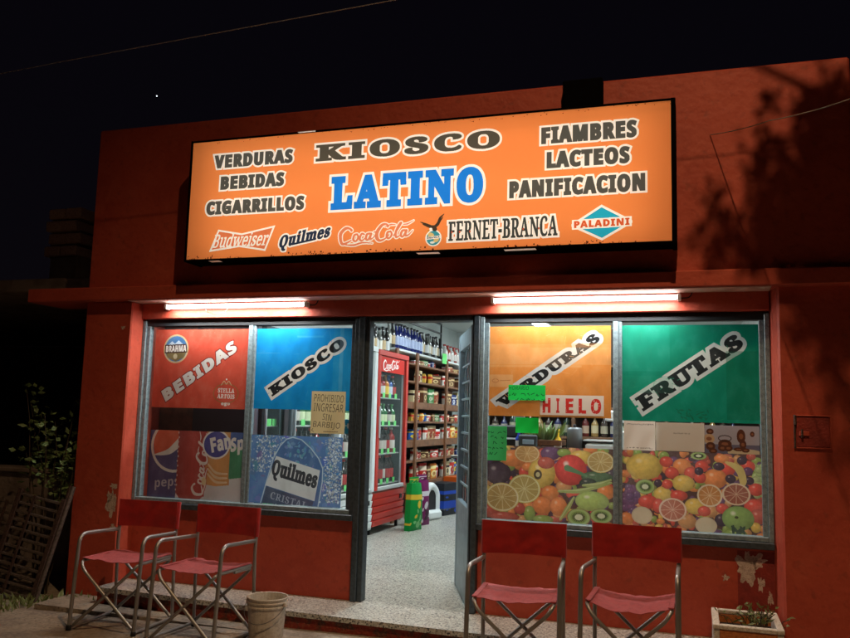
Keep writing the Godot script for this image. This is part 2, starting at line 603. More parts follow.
func materials() -> void:
	var grit := noise_tex(0.06, 4, [], 3)
	var fine := noise_tex(0.25, 2, [], 4, 256)
	# wall paint: orange red, patchy, with pale scuffs and dark grime spots
	var red := layered(640, c8(186, 76, 54), [[0.006, 4, 21, c8(170, 64, 45), 0.45, 0.75, 0.8], [0.012, 5, 22, c8(198, 90, 66), 0.5, 0.8, 0.5], [0.05, 3, 23, c8(160, 60, 44), 0.62, 0.8, 0.4], [0.2, 2, 24, c8(202, 104, 82), 0.7, 0.85, 0.35], [0.03, 5, 25, c8(120, 58, 46), 0.74, 0.9, 0.3]])
	textured("wall_paint", red, 0.45, 0.62, grit, 0.25)
	textured("old_paint", layered(256, c8(146, 50, 42), [[0.02, 4, 131, c8(128, 44, 38), 0.4, 0.75, 0.8], [0.1, 3, 132, c8(164, 66, 54), 0.6, 0.85, 0.5]]), 1.5, 0.6, grit, 0.25)
	var step_red := layered(512, c8(140, 48, 32), [[0.012, 5, 41, c8(84, 62, 52), 0.45, 0.7, 0.9], [0.05, 4, 42, c8(150, 90, 60), 0.55, 0.8, 0.7]])
	textured("step_riser", step_red, 1.4, 0.8, grit, 0.5)
	textured("plaster", layered(256, c8(212, 196, 184), [[0.03, 4, 51, c8(180, 160, 148), 0.45, 0.75, 0.8], [0.12, 3, 52, c8(150, 120, 104), 0.62, 0.8, 0.6]]), 3.0, 0.9, grit, 0.4)
	textured("concrete", layered(640, c8(150, 136, 118), [[0.008, 5, 61, c8(120, 108, 96), 0.4, 0.7, 0.8], [0.03, 5, 62, c8(166, 152, 134), 0.5, 0.8, 0.6], [0.09, 4, 63, c8(86, 76, 66), 0.62, 0.8, 0.7], [0.3, 1, 64, c8(156, 146, 132), 0.6, 0.9, 0.4]]), 0.5, 0.9, grit, 0.7)
	textured("asphalt", layered(256, c8(58, 57, 56), [[0.3, 2, 71, c8(82, 80, 78), 0.5, 0.8, 0.7]]), 1.2, 0.95, fine, 0.6)
	textured("soil", layered(256, c8(58, 44, 34), [[0.08, 4, 81, c8(34, 26, 20), 0.4, 0.7, 0.9], [0.2, 2, 82, c8(96, 78, 60), 0.65, 0.8, 0.6]]), 2.5, 1.0, fine, 1.6)
	# terrazzo: chips as cells of their own tone
	var chips := [[0.0, c8(176, 174, 164)], [0.3, c8(196, 194, 184)], [0.52, c8(150, 150, 142)], [0.64, c8(92, 92, 88)], [0.74, c8(205, 202, 192)], [0.86, c8(62, 62, 62)], [0.93, c8(168, 158, 142)]]
	var tz := textured("terrazzo", noise_tex(0.13, 1, chips, 91, 1024, FastNoiseLite.TYPE_CELLULAR, FastNoiseLite.RETURN_CELL_VALUE), 0.85, 0.32)
	tz.detail_enabled = true
	tz.detail_blend_mode = BaseMaterial3D.BLEND_MODE_MIX
	textured("brick_clay", layered(256, c8(226, 196, 170), [[0.05, 4, 95, c8(190, 156, 132), 0.45, 0.75, 0.8], [0.2, 2, 96, c8(206, 186, 170), 0.6, 0.8, 0.6]]), 3.0, 0.9, grit, 0.4)
	textured("neighbour_render", layered(256, c8(142, 128, 116), [[0.02, 4, 97, c8(112, 98, 88), 0.4, 0.75, 0.8]]), 0.5, 0.9, grit, 0.5)
	textured("shop_wall", layered(256, c8(206, 212, 210), [[0.01, 4, 98, c8(192, 198, 196), 0.45, 0.75, 0.8]]), 0.5, 0.7, fine, 0.05)
	textured("soffit_paint", layered(256, c8(206, 168, 156), [[0.02, 4, 99, c8(184, 140, 128), 0.45, 0.75, 0.8]]), 1.0, 0.7)
	mat("ceiling_white", c8(200, 204, 202), 0.85)
	# metals
	var alu := textured("aluminium", layered(256, c8(128, 150, 158), [[0.05, 4, 101, c8(104, 122, 130), 0.45, 0.75, 0.8], [0.2, 2, 102, c8(176, 188, 192), 0.6, 0.8, 0.6]]), 2.0, 0.42)
	alu.metallic = 0.1
	var adk := textured("dark_aluminium", layered(256, c8(66, 78, 86), [[0.05, 4, 103, c8(50, 60, 66), 0.45, 0.75, 0.8]]), 2.0, 0.45)
	adk.metallic = 0.1
	var gp := textured("grey_door_paint", layered(256, c8(150, 170, 180), [[0.03, 4, 104, c8(130, 148, 158), 0.45, 0.75, 0.8]]), 1.0, 0.4)
	gp.metallic = 0.1
	mat("shaded_head_rail", c8(36, 40, 44), 0.5)  # top rail darkened: the shadow gap under the lintel is in this colour
	mat("chrome_tube", c8(158, 156, 152), 0.42, 0.7)
	mat("galvanised", c8(120, 122, 124), 0.5, 0.7)
	mat("black_plastic", c8(22, 22, 24), 0.45)
	mat("matte_black", c8(9, 8, 9), 0.9).metallic_specular = 0.1
	mat("white_metal", c8(222, 222, 218), 0.45)
	mat("rubber", c8(20, 20, 20), 0.8)
	mat("cable_black", c8(24, 23, 24), 0.6)
	mat("cable_pale", c8(130, 124, 120), 0.6)
	var rust := textured("rusty_steel", layered(256, c8(86, 66, 58), [[0.05, 4, 105, c8(52, 40, 36), 0.4, 0.7, 0.9], [0.14, 3, 106, c8(112, 74, 54), 0.6, 0.8, 0.7]]), 3.0, 0.6, grit, 0.2)
	rust.metallic = 0.35
	var slat := textured("weathered_slat", layered(256, c8(104, 92, 84), [[0.05, 4, 107, c8(66, 56, 50), 0.4, 0.75, 0.9]]), 3.0, 0.6)
	slat.metallic = 0.3
	# cloth
	var weave := noise_tex(0.5, 1, [], 111, 256)
	var rb := textured("red_canvas", layered(256, c8(168, 24, 22), [[0.01, 3, 112, c8(140, 16, 18), 0.45, 0.75, 0.7], [0.008, 3, 116, c8(188, 40, 34), 0.5, 0.8, 0.6], [0.3, 1, 113, c8(182, 36, 30), 0.6, 0.9, 0.3]]), 3.0, 0.55, weave, 0.12)
	rb.rim_enabled = true; rb.rim = 0.4
	var sc := textured("faded_canvas", layered(256, c8(166, 60, 62), [[0.03, 4, 114, c8(142, 44, 48), 0.45, 0.75, 0.8], [0.25, 1, 115, c8(196, 96, 94), 0.6, 0.9, 0.5]]), 3.0, 0.8, weave, 0.15)
	sc.rim_enabled = true; sc.rim = 0.4
	# timber, plastics
	textured("shelf_timber", layered(256, c8(124, 80, 50), [[0.02, 3, 121, c8(100, 62, 38), 0.4, 0.7, 0.8], [0.1, 3, 122, c8(150, 102, 66), 0.6, 0.85, 0.5]]), 1.6, 0.55)
	mat("shelf_back", c8(50, 36, 30), 0.8)
	textured("brown_board", layered(256, c8(104, 72, 46), [[0.02, 4, 123, c8(78, 52, 32), 0.4, 0.75, 0.9]]), 1.2, 0.6)
	mat("charcoal_board", c8(44, 42, 46), 0.7)
	textured("bucket_plastic", layered(256, c8(206, 198, 184), [[0.03, 4, 124, c8(176, 166, 150), 0.45, 0.75, 0.8], [0.15, 3, 125, c8(120, 108, 94), 0.66, 0.82, 0.7]]), 3.0, 0.45)
	textured("white_paint", layered(256, c8(218, 210, 196), [[0.05, 4, 126, c8(186, 176, 160), 0.45, 0.75, 0.8], [0.15, 3, 127, c8(120, 104, 88), 0.68, 0.84, 0.7]]), 3.0, 0.7, grit, 0.25)
	textured("ochre_paint", layered(256, c8(196, 120, 60), [[0.05, 4, 128, c8(170, 98, 48), 0.45, 0.75, 0.8]]), 3.0, 0.7, grit, 0.25)
	mat("cooler_red", c8(188, 44, 32), 0.35)
	mat("cooler_white", c8(220, 226, 226), 0.35)
	mat("cooler_grey", c8(112, 120, 124), 0.4)
	mat("cooler_inside", c8(46, 66, 68), 0.5)
	mat("wire_shelf", c8(196, 200, 200), 0.4, 0.3)
	mat("price_green", c8(110, 224, 120), 0.6)
	var lf := mat("leaf", c8(112, 136, 84), 0.5); lf.backlight_enabled = true; lf.backlight = Color(0.3, 0.34, 0.12)
	var lp := mat("leaf_pale", c8(120, 132, 84), 0.55); lp.backlight_enabled = true; lp.backlight = Color(0.3, 0.34, 0.12)
	mat("stem", c8(74, 62, 46), 0.8)
	mat("bark", c8(70, 58, 46), 0.9)
	# glass
	var gl := mat("glass", Color(0.9, 0.96, 0.97, 0.012), 0.02); gl.transparency = BaseMaterial3D.TRANSPARENCY_ALPHA
	var dg := mat("cooler_glass", Color(0.85, 0.95, 0.95, 0.03), 0.03); dg.metallic_specular = 0.28; dg.transparency = BaseMaterial3D.TRANSPARENCY_ALPHA
	var og := mat("door_glass", Color(0.12, 0.14, 0.16, 0.8), 0.2); og.transparency = BaseMaterial3D.TRANSPARENCY_ALPHA; og.metallic_specular = 0.12
	# things that shine
	glow("tube_glow", Color(1.0, 0.985, 0.97), 13.0)
	glow("tube_glow_in", Color(0.9, 0.98, 1.0), 20.0)
	glow("sign_tube_glow", Color(1.0, 0.98, 0.95), 6.0)
	glow("sodium_glow", Color(1.0, 0.62, 0.28), 9.0)
	glow("star_glow", Color(0.9, 0.95, 1.0), 3.0)

func glow(called: String, col: Color, e: float) -> void:
	var m := mat(called, c8(235, 235, 230), 0.4)
	m.emission_enabled = true
	m.emission = col
	m.emission_energy_multiplier = e

func printed(c: Canvas, rough := 0.45, through := 0.0) -> StandardMaterial3D:
	var m := StandardMaterial3D.new()
	m.resource_name = "print"
	m.albedo_texture = c.tex()
	m.texture_repeat = false
	m.roughness = rough
	m.metallic_specular = 0.25
	if through > 0.0:
		m.backlight_enabled = true
		m.backlight = Color(through, through, through)
	return m
# ------------------------------------------------------------------ street and building

func gy(x: float) -> float:
	return 0.02 * (x + 2.0)

func rebase(t: Node3D, p: Vector3) -> void:
	for c in t.get_children():
		if c is Node3D: c.position -= p
	t.position = p

func street() -> void:
	var st = ST()
	quad(st, Vector3(-400, -0.22, -400), Vector3(400, -0.22, -400), Vector3(400, -0.22, 400), Vector3(-400, -0.22, 400))
	struct("ground", st, M.soil)
	st = ST()
	var n := 24
	for i in n:
		var a := lerpf(-9.0, 7.0, float(i) / n)
		var b := lerpf(-9.0, 7.0, float(i + 1) / n)
		quad(st, Vector3(a, gy(a), -0.6), Vector3(b, gy(b), -0.6), Vector3(b, gy(b), 5.9), Vector3(a, gy(a), 5.9))
		quad(st, Vector3(a, gy(a), 5.9), Vector3(b, gy(b), 5.9), Vector3(b, gy(b) - 0.15, 5.9), Vector3(a, gy(a) - 0.15, 5.9))
	struct("sidewalk", st, M.concrete)
	st = ST()
	for i in n:
		var a := lerpf(-30.0, 30.0, float(i) / n)
		var b := lerpf(-30.0, 30.0, float(i + 1) / n)
		var f := func(x): return maxf(-0.2, gy(clampf(x, -9, 7)) - 0.15)
		quad(st, Vector3(a, f.call(a), 5.89), Vector3(b, f.call(b), 5.89), Vector3(b, f.call(b), 13), Vector3(a, f.call(a), 13))
	struct("road", st, M.asphalt)

func building() -> void:
	var t = thing("shop_building", "orange red rendered shop with a tall parapet and recessed shopfront", "building")
	var st = ST(); slab(st, -4.58, 0.93, 2.33, 3.64, -0.15, 0.17, 0.012)
	obj("parapet_wall", st, M.wall_paint, t)
	st = ST(); slab(st, -5.1, 1.0, 2.225, 2.33, -0.2, 0.25, 0.008)
	obj("ledge", st, M.wall_paint, t)
	st = ST(); slab(st, -4.144, 0.455, 2.2195, 2.2245, 0.052, 0.235, 0.001)
	obj("soffit", st, M.soffit_paint, t)
	st = ST(); slab(st, -4.58, -4.145, -0.2, 2.225, -0.16, 0.17, 0.01)
	obj("pillar", st, M.wall_paint, t)
	st = ST(); prism(st, PackedVector2Array([Vector2(0.455, -0.16), Vector2(0.93, -0.16), Vector2(0.93, 0.17), Vector2(0.5, 0.17), Vector2(0.488, 0.155), Vector2(0.455, 0.0)]), -0.2, 2.225)
	obj("pillar", st, M.wall_paint, t)
	st = ST(); slab(st, -4.145, 0.456, 2.1, 2.2265, -0.12, 0.05, 0.006)
	obj("lintel", st, M.wall_paint, t)
	for x in [[-4.145, -2.285], [-1.39, 0.456]]:
		st = ST(); slab(st, x[0], x[1], 0.098, 0.648, -0.13, -0.004, 0.004)
		obj("low_wall", st, M.wall_paint, t)
	st = ST(); slab(st, -4.58, -4.3, -0.2, 3.0, -8.6, -0.162)
	obj("side_wall", st, M.wall_paint, t)
	st = ST(); slab(st, 0.72, 0.93, -0.2, 3.0, -8.6, -0.162)
	obj("side_wall", st, M.wall_paint, t)
	st = ST(); slab(st, -4.3, -3.95, 0.1, 2.9, -8.4, -0.55)
	obj("inner_wall", st, M.shop_wall, t)
	st = ST(); slab(st, 0.7, 0.719, 0.1, 2.9, -8.4, -0.18)
	obj("inner_wall", st, M.shop_wall, t)
	st = ST(); slab(st, -4.58, 0.93, -0.2, 3.0, -8.8, -8.6)
	obj("back_wall", st, M.wall_paint, t)
	st = ST(); slab(st, -3.95, 0.7, 0.1, 2.9, -8.6, -8.4)
	obj("inner_wall", st, M.shop_wall, t)
	st = ST(); slab(st, -4.3, 0.72, 2.9, 3.02, -8.6, -0.15)
	obj("ceiling", st, M.ceiling_white, t)
	st = ST(); slab(st, -4.3, 0.72, 2.2, 2.9, -0.3, -0.2)
	obj("inner_wall", st, M.shop_wall, t)
	# terrazzo floor running out over the doorstep, on a painted riser
	var poly := PackedVector2Array([Vector2(-4.3, -8.4), Vector2(0.72, -8.4), Vector2(0.72, -0.17), Vector2(0.456, -0.17), Vector2(0.456, 0.53), Vector2(-1.3, 0.5), Vector2(-2.6, 0.45), Vector2(-4.143, 0.36), Vector2(-4.143, -0.17), Vector2(-4.3, -0.17)])
	st = ST(); prism(st, poly, 0.068, 0.1)
	obj("terrazzo_floor", st, M.terrazzo, t)
	var low := PackedVector2Array()
	for p in poly: low.append(Vector2(p.x, p.y - (0.018 if p.y > 0 else 0.0)))
	st = ST(); prism(st, low, -0.2, 0.068)
	obj("step_riser", st, M.step_riser, t)
	st = ST(); prism(st, PackedVector2Array([Vector2(-4.5, 0.172), Vector2(-4.145, 0.172), Vector2(-4.143, 0.36), Vector2(-2.6, 0.45), Vector2(-1.9, 0.47), Vector2(-1.9, 0.6), Vector2(-4.5, 0.56)]), -0.15, -0.012)
	obj("plinth", st, M.concrete, t)
	# a touched-up patch of older, darker paint beside the planter
	st = ST(); slab(st, 0.245, 0.4535, 0.18, 0.63, -0.0045, -0.003)
	obj("repainted_patch", st, M.old_paint, t)
	# flaked paint showing the plaster
	flake(t, Vector3(-4.205, 0.665, 0.172), Vector2(0.05, 0.10), 5)
	flake(t, Vector3(-4.185, 0.50, 0.172), Vector2(0.032, 0.035), 8)
	flake(t, Vector3(-4.20, 0.80, 0.172), Vector2(0.035, 0.03), 9)
	flake(t, Vector3(-4.235, 0.72, 0.172), Vector2(0.03, 0.045), 12)
	flake(t, Vector3(0.30, 0.53, -0.002), Vector2(0.075, 0.11), 3)
	flake(t, Vector3(0.35, 0.575, -0.002), Vector2(0.06, 0.05), 14)
	flake(t, Vector3(0.375, 0.44, -0.002), Vector2(0.022, 0.05), 4)
	flake(t, Vector3(0.175, 0.46, -0.002), Vector2(0.022, 0.02), 6)
	flake(t, Vector3(0.43, 0.36, -0.002), Vector2(0.02, 0.045), 7)
	flake(t, Vector3(0.43, 0.24, -0.002), Vector2(0.024, 0.03), 10)
	flake(t, Vector3(0.30, 0.215, -0.002), Vector2(0.06, 0.022), 11)
	flake(t, Vector3(-4.22, 2.02, 0.172), Vector2(0.022, 0.014), 13)
	# black block added in place of a cast shadow on the parapet
	var b = thing("shadow_block", "black block added for a cast shadow on the parapet above the lit sign", "box")
	st = ST(); slab(st, -0.80, -0.54, 3.28, 3.63, 0.172, 0.26, 0.008)
	obj("casing", st, M.matte_black, b)
	st = ST(); slab(st, -0.785, -0.555, 3.29, 3.62, 0.26, 0.268, 0.003)
	obj("cover", st, M.matte_black, b)
	rebase(b, Vector3(-0.67, 3.28, 0.215))
	# meter cupboard in the pillar
	var mb = thing("meter_box", "small square meter cupboard door set in the orange pillar", "meter box")
	st = ST(); slab(st, 0.575, 0.755, 1.272, 1.448, 0.166, 0.177, 0.002); obj("door", st, M.old_paint, mb)
	for q in [[0.562, 0.573, 1.262, 1.458], [0.757, 0.766, 1.262, 1.458], [0.5732, 0.7568, 1.45, 1.458], [0.5732, 0.7568, 1.262, 1.27]]:
		st = ST(); slab(st, q[0], q[1], q[2], q[3], 0.166, 0.183, 0.002); obj("frame", st, M.rusty_steel if q[1] < 0.58 else M.wall_paint, mb)
	st = ST(); slab(st, 0.59, 0.645, 1.335, 1.362, 0.178, 0.188, 0.003); obj("latch", st, M.wall_paint, mb)
	st = ST(); slab(st, 0.6, 0.612, 1.325, 1.375, 0.1885, 0.194, 0.002); obj("latch", st, M.rusty_steel, mb)
	st = ST(); tube(st, [Vector3(0.571, 1.4, 0.186), Vector3(0.571, 1.455, 0.186)], 0.007, 8); obj("hinge", st, M.rusty_steel, mb)
	rebase(mb, Vector3(0.66, 1.262, 0.17))

func flake(t: Node3D, at: Vector3, size: Vector2, seed_: int, m: Material = null) -> void:
	var n := FastNoiseLite.new()
	n.seed = seed_; n.frequency = 0.75; n.fractal_octaves = 5; n.fractal_gain = 0.38
	var poly := []
	var k := 96
	for i in k:
		var a := TAU * i / k
		var r := maxf(0.3, 0.8 + 0.72 * n.get_noise_2d(cos(a) * 1.3, sin(a) * 1.3))
		poly.append(Vector2(cos(a) * size.x * r, sin(a) * size.y * r))
	var st = ST()
	for i in k:
		var a: Vector2 = poly[i]; var b: Vector2 = poly[(i + 1) % k]
		face(st, [Vector3(0, 0, 0), Vector3(a.x, a.y, 0), Vector3(b.x, b.y, 0)], Vector3(0, 0, -1))
	var o := obj("flaked_patch", st, m if m else M.plaster, t)
	o.position = at

func pane(parent: Node3D, x0: float, x1: float, y0: float, y1: float, z: float) -> void:
	var st = ST()
	quad(st, Vector3(x0, y1, z), Vector3(x1, y1, z), Vector3(x1, y0, z), Vector3(x0, y0, z))
	obj("pane", st, M.glass, parent)

func windows_and_door() -> void:
	var t := get_node("shop_building")
	for q in [[-4.143, -2.29, -3.17, "w"], [-1.39, 0.455, -0.467, "e"]]:
		var w := sub("window", t)
		var x0: float = q[0]; var x1: float = q[1]; var xm: float = q[2]
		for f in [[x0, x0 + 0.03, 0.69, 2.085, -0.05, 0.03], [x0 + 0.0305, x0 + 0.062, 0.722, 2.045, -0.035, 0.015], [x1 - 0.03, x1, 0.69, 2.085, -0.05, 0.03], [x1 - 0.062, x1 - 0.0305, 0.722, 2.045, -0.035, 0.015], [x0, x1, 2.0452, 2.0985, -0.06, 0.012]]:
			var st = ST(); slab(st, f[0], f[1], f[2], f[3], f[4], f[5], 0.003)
			obj("frame", st, M.shaded_head_rail if f[2] > 1.5 else M.dark_aluminium if (q[3] == "w" and f[0] > -3) else M.aluminium, w)
		var st2 = ST(); slab(st2, xm - 0.028, xm + 0.006, 0.722, 2.045, -0.03, 0.02, 0.003)
		obj("mullion", st2, M.aluminium, w)
		st2 = ST(); slab(st2, xm + 0.0065, xm + 0.028, 0.722, 2.045, -0.03, 0.008, 0.003)
		obj("mullion", st2, M.aluminium, w)
		st2 = ST(); slab(st2, x0, x1, 0.648, 0.69, -0.06, 0.05, 0.004)
		obj("sill", st2, M.dark_aluminium, w)
		st2 = ST(); slab(st2, x0 + 0.031, x1 - 0.031, 0.6905, 0.7215, -0.04, 0.03, 0.004)
		obj("bottom_rail", st2, M.aluminium, w)
		pane(w, x0 + 0.06, xm - 0.027, 0.72, 2.046, 0.0)
		pane(w, xm + 0.027, x1 - 0.06, 0.72, 2.046, 0.0)
	var d := sub("door_frame", t)
	for f in [[-2.2885, -2.245, 0.1, 2.1, -0.1, 0.035], [-2.2445, -2.207, 0.1, 2.1, -0.06, 0.02], [-1.448, -1.432, 0.1, 2.1, -0.1, 0.01], [-1.4315, -1.3915, 0.1, 2.1, -0.06, 0.035]]:
		var st = ST(); slab(st, f[0], f[1], f[2], f[3], f[4], f[5], 0.004)
		obj("jamb", st, M.black_plastic if f[0] == -1.448 else M.dark_aluminium, d)
	var st3 = ST(); slab(st3, -2.2068, -1.4485, 2.062, 2.099, -0.1, 0.02, 0.004)
	obj("head", st3, M.dark_aluminium, d)
	# the door stands open into the shop
	var leaf := sub("door", t)
	leaf.position = Vector3(-1.45, 0.105, -0.06)
	leaf.rotation.y = deg_to_rad(-69.0)
	var L := 0.92
	var H := 1.94
	for x in [-L + 0.045, -0.045]:
		var st = ST(); box(st, Vector3(x, H / 2, 0), Vector3(0.09, H, 0.045), 0.005); obj("stile", st, M.grey_door_paint, leaf)
	for y in [[H - 0.13, H], [0.0, 0.66]]:
		var st = ST(); box(st, Vector3(-L / 2, (y[0] + y[1]) / 2, 0), Vector3(L - 0.181, y[1] - y[0], 0.04), 0.004); obj("panel", st, M.grey_door_paint, leaf)
	for i in 3:
		var x := -0.09 - (L - 0.18) * (i + 1) / 4.0
		var st = ST(); box(st, Vector3(x, (0.66 + H - 0.13) / 2, -0.012), Vector3(0.02, H - 0.79, 0.01), 0.002); obj("glazing_bar", st, M.grey_door_paint, leaf)
	for i in 8:
		var y := 0.66 + (H - 0.79) * (i + 1) / 9.0
		var st = ST(); box(st, Vector3(-L / 2, y, -0.004), Vector3(L - 0.181, 0.016, 0.014), 0.002); obj("glazing_bar", st, M.grey_door_paint, leaf)
	var st4 = ST(); quad(st4, Vector3(-L + 0.09, H - 0.13, -0.014), Vector3(-0.09, H - 0.13, -0.014), Vector3(-0.09, 0.66, -0.014), Vector3(-L + 0.09, 0.66, -0.014)); obj("pane", st4, M.door_glass, leaf)
	st4 = ST(); tube(st4, bend([Vector3(-L + 0.05, 0.98, 0.02), Vector3(-L + 0.05, 0.98, 0.07), Vector3(-L + 0.16, 0.98, 0.07)], 0.02), 0.009, 8); obj("handle", st4, M.chrome_tube, leaf)

# ------------------------------------------------------------------ the lit sign

func sign_box() -> void:
	var t = thing("illuminated_sign", "long orange backlit shop sign on the parapet", "sign")
	var x0 := -3.524; var x1 := -0.11; var y0 := 2.484; var y1 := 3.3715
	var zf := 0.4; var zb := 0.2
	var st = ST(); slab(st, x0, x1, y0, y1, zb, zb + 0.008); obj("back_panel", st, M.white_metal, t)
	for q in [[x0 - 0.014, x0, y0 - 0.014, y1 + 0.014], [x1, x1 + 0.028, y0 - 0.014, y1 + 0.014]]:
		st = ST(); slab(st, q[0], q[1], q[2], q[3], zb - 0.01, zf + 0.012, 0.002); obj("side_panel", st, M.matte_black, t)
	# the top and bottom panels are short sheets with open seams that leak light
	var top := [x0, -2.66, -2.52, x1]
	for i in [0, 2]:
		st = ST(); slab(st, top[i], top[i + 1], y1, y1 + 0.012, zb - 0.01, zf + 0.012, 0.002); obj("top_panel", st, M.matte_black, t)
	st = ST(); slab(st, top[1], top[2], y1 + 0.001, y1 + 0.011, zb - 0.01, zf - 0.01, 0.002); obj("top_panel", st, M.matte_black, t)
	st = ST(); slab(st, top[1], top[2], y1 + 0.0095, y1 + 0.0135, zf - 0.012, zf + 0.011, 0.001); obj("top_panel", st, M.white_metal, t)
	st = ST(); slab(st, x0, x1, y0 - 0.006, y0 - 0.001, zb - 0.01, 0.30); obj("bottom_panel", st, M.matte_black, t)
	st = ST(); slab(st, x0, x1, y0 - 0.006, y0 + 0.002, 0.375, zf + 0.012, 0.002); obj("bottom_panel", st, M.matte_black, t)
	var xs := [x0, -3.37, -3.27, -1.76, -1.6, -1.16, -0.95, x1]
	for i in range(0, 8, 2):
		st = ST(); slab(st, xs[i], xs[i + 1], y0 - 0.005, y0 - 0.0015, 0.3002, 0.3748); obj("bottom_panel", st, M.matte_black, t)
	for y in [2.63, 2.93, 3.23]:
		st = ST(); tube(st, [Vector3(x0 + 0.12, y, 0.235), Vector3(x1 - 0.12, y, 0.235)], 0.013, 8); obj("light_tube", st, M.sign_tube_glow, t)
	# printed face
	var c := Canvas.new(2048, 533, c8(241, 140, 74))
	var or_ := c8(241, 140, 74); var grey := c8(82, 82, 75); var wh := c8(252, 246, 232); var blue := c8(34, 128, 222)
	var V := func(a, b): return Vector2(a, b)
	sign_text(c, "VERDURAS", "sans", 112, 498, 64, 126, grey, wh, 12, 8)
	sign_text(c, "BEBIDAS", "sans", 150, 462, 163, 225, grey, wh, 12, 8)
	sign_text(c, "CIGARRILLOS", "sans", 86, 562, 273, 335, grey, wh, 12, 8)
	sign_text(c, "KIOSCO", "serif", 606, 1402, 56, 130, c8(82, 78, 66), wh, 11, 9)
	sign_text(c, "LATINO", "serif", 684, 1338, 200, 346, blue, wh, 15, 11)
	sign_text(c, "FIAMBRES", "sans", 1566, 1926, 62, 131, grey, wh, 12, 8)
	sign_text(c, "LACTEOS", "sans", 1588, 1900, 162, 229, grey, wh, 12, 8)
	sign_text(c, "PANIFICACION", "sans", 1443, 1955, 269, 339, grey, wh, 12, 8)
	# bow tie badge with a script word
	var bow := PackedVector2Array([V.call(112, 500), V.call(152, 402), V.call(270, 424), V.call(430, 396), V.call(388, 506), V.call(262, 484)])
	c.fill([bow], wh)
	var inner: Array = Geometry2D.offset_polygon(bow, -8.0)
	c.fill(inner, c8(222, 122, 76))
	write(c, "Budweiser", "roman", V.call(140, 420), V.call(408, 418), V.call(122, 484), wh, 5, -4)
	# slanted blackletter word
	write(c, "Quilmes", "serif", V.call(460, 440), V.call(694, 400), V.call(446, 514), c8(40, 52, 72), 9, 0, 7, wh, 0.7)
	script_logo(c, V.call(728, 406), 325.0, 96.0, wh, c8(226, 134, 92))
	# bird over a globe
	c.ellipse(V.call(1138, 482), 34, 34, wh); c.ellipse(V.call(1138, 482), 29, 29, c8(60, 150, 160))
	c.ellipse(V.call(1128, 470), 14, 10, c8(214, 190, 120), 0.4); c.ellipse(V.call(1150, 490), 12, 9, c8(214, 190, 120), -0.5); c.ellipse(V.call(1134, 500), 10, 5, c8(230, 236, 226))
	c.stroke([V.call(1110, 482), V.call(1166, 478)], 12.0, wh)
	write(c, "BRANCA", "sans", V.call(1112, 477), V.call(1164, 474), V.call(1112, 485), c8(30, 60, 80), 2)
	var ink := c8(66, 56, 44)
	c.curve([V.call(1082, 414), V.call(1104, 424), V.call(1128, 436)], [2, 9, 13], ink); c.curve([V.call(1092, 424), V.call(1112, 432), V.call(1132, 440)], [2, 8, 8], ink)
	c.curve([V.call(1180, 386), V.call(1164, 402), V.call(1156, 424), V.call(1140, 438)], [2, 9, 13, 12], ink); c.curve([V.call(1176, 398), V.call(1164, 414), V.call(1152, 432)], [2, 7, 8], ink)
	c.ellipse(V.call(1139, 442), 15, 10, ink, 0.7); c.ellipse(V.call(1126, 446), 7, 6, wh); c.stroke([V.call(1120, 448), V.call(1113, 452)], 4.0, c8(190, 140, 40))
	# tall thin serif words on white
	write(c, "FERNET-BRANCA", "serif", V.call(1200, 418), V.call(1632, 414), V.call(1200, 498), c8(62, 66, 62), 3, 2, 8, wh, 0.6)
	for x in [1214, 1246, 1288, 1500, 1560, 1604]: c.ellipse(V.call(x, 462), 3, 5, c8(196, 90, 60))
	# blue diamond badge
	var dia := PackedVector2Array([V.call(1684, 452), V.call(1796, 382), V.call(1908, 448), V.call(1908, 458), V.call(1798, 520), V.call(1684, 462)])
	c.fill([dia], wh)
	c.fill(Geometry2D.offset_polygon(dia, -9.0), c8(40, 172, 200))
	c.fill([PackedVector2Array([V.call(1686, 436), V.call(1906, 432), V.call(1906, 470), V.call(1686, 474)])], wh)
	write(c, "PALADINI", "sans", V.call(1694, 441), V.call(1898, 438), V.call(1694, 468), c8(214, 92, 48), 9, 8)
	# grime gathered along the lower edge of the face
	var r := RandomNumberGenerator.new(); r.seed = 5
	for i in 420:
		var x := r.randf() * 2048; var q := r.randf()
		var dens := 0.5 + 0.5 * sin(x * 0.011 + 1.0) * sin(x * 0.004)
		if r.randf() > dens * 0.8: continue
		c.ellipse(V.call(x, 533 - q * q * 16), 1 + r.randf() * 3.5, 1 + r.randf() * 4, c8(96, 40, 20), 0, 8)
	for i in 60: c.ellipse(V.call(r.randf() * 2048, r.randf() * 14), 1 + r.randf() * 2, 1 + r.randf() * 2, c8(150, 60, 26), 0, 8)
	var m := printed(c, 0.35, 1.0)
	m.resource_name = "sign_print"
	m.emission_enabled = true
	m.emission = Color.BLACK
	m.emission_texture = m.albedo_texture
	m.emission_energy_multiplier = 0.4
	st = ST()
	for q in [[x0, y1, 0, 0], [x1, y1, 1, 0], [x1, y0, 1, 1], [x0, y1, 0, 0], [x1, y0, 1, 1], [x0, y0, 0, 1]]:
		st.set_uv(Vector2(q[2], q[3])); st.add_vertex(Vector3(q[0], q[1], zf))
	obj("sign_face", st, m, t)
	for x in [-3.2, -1.8, -0.5]:
		for y in [2.6, 3.2]:
			st = ST(); slab(st, x - 0.02, x + 0.02, y - 0.02, y + 0.02, 0.171, 0.199); obj("bracket", st, M.black_plastic, t)
	var l := AreaLight3D.new()
	l.name = "light_source"
	l.area_size = Vector2(3.3, 0.8)
	l.light_energy = 0.25
	l.light_color = Color(1.0, 0.62, 0.32)
	l.shadow_enabled = true
	l.area_range = 12.0
	t.add_child(l)
	l.position = Vector3((x0 + x1) / 2, (y0 + y1) / 2, zf + 0.02)
	l.rotation = Vector3(0, PI, 0)
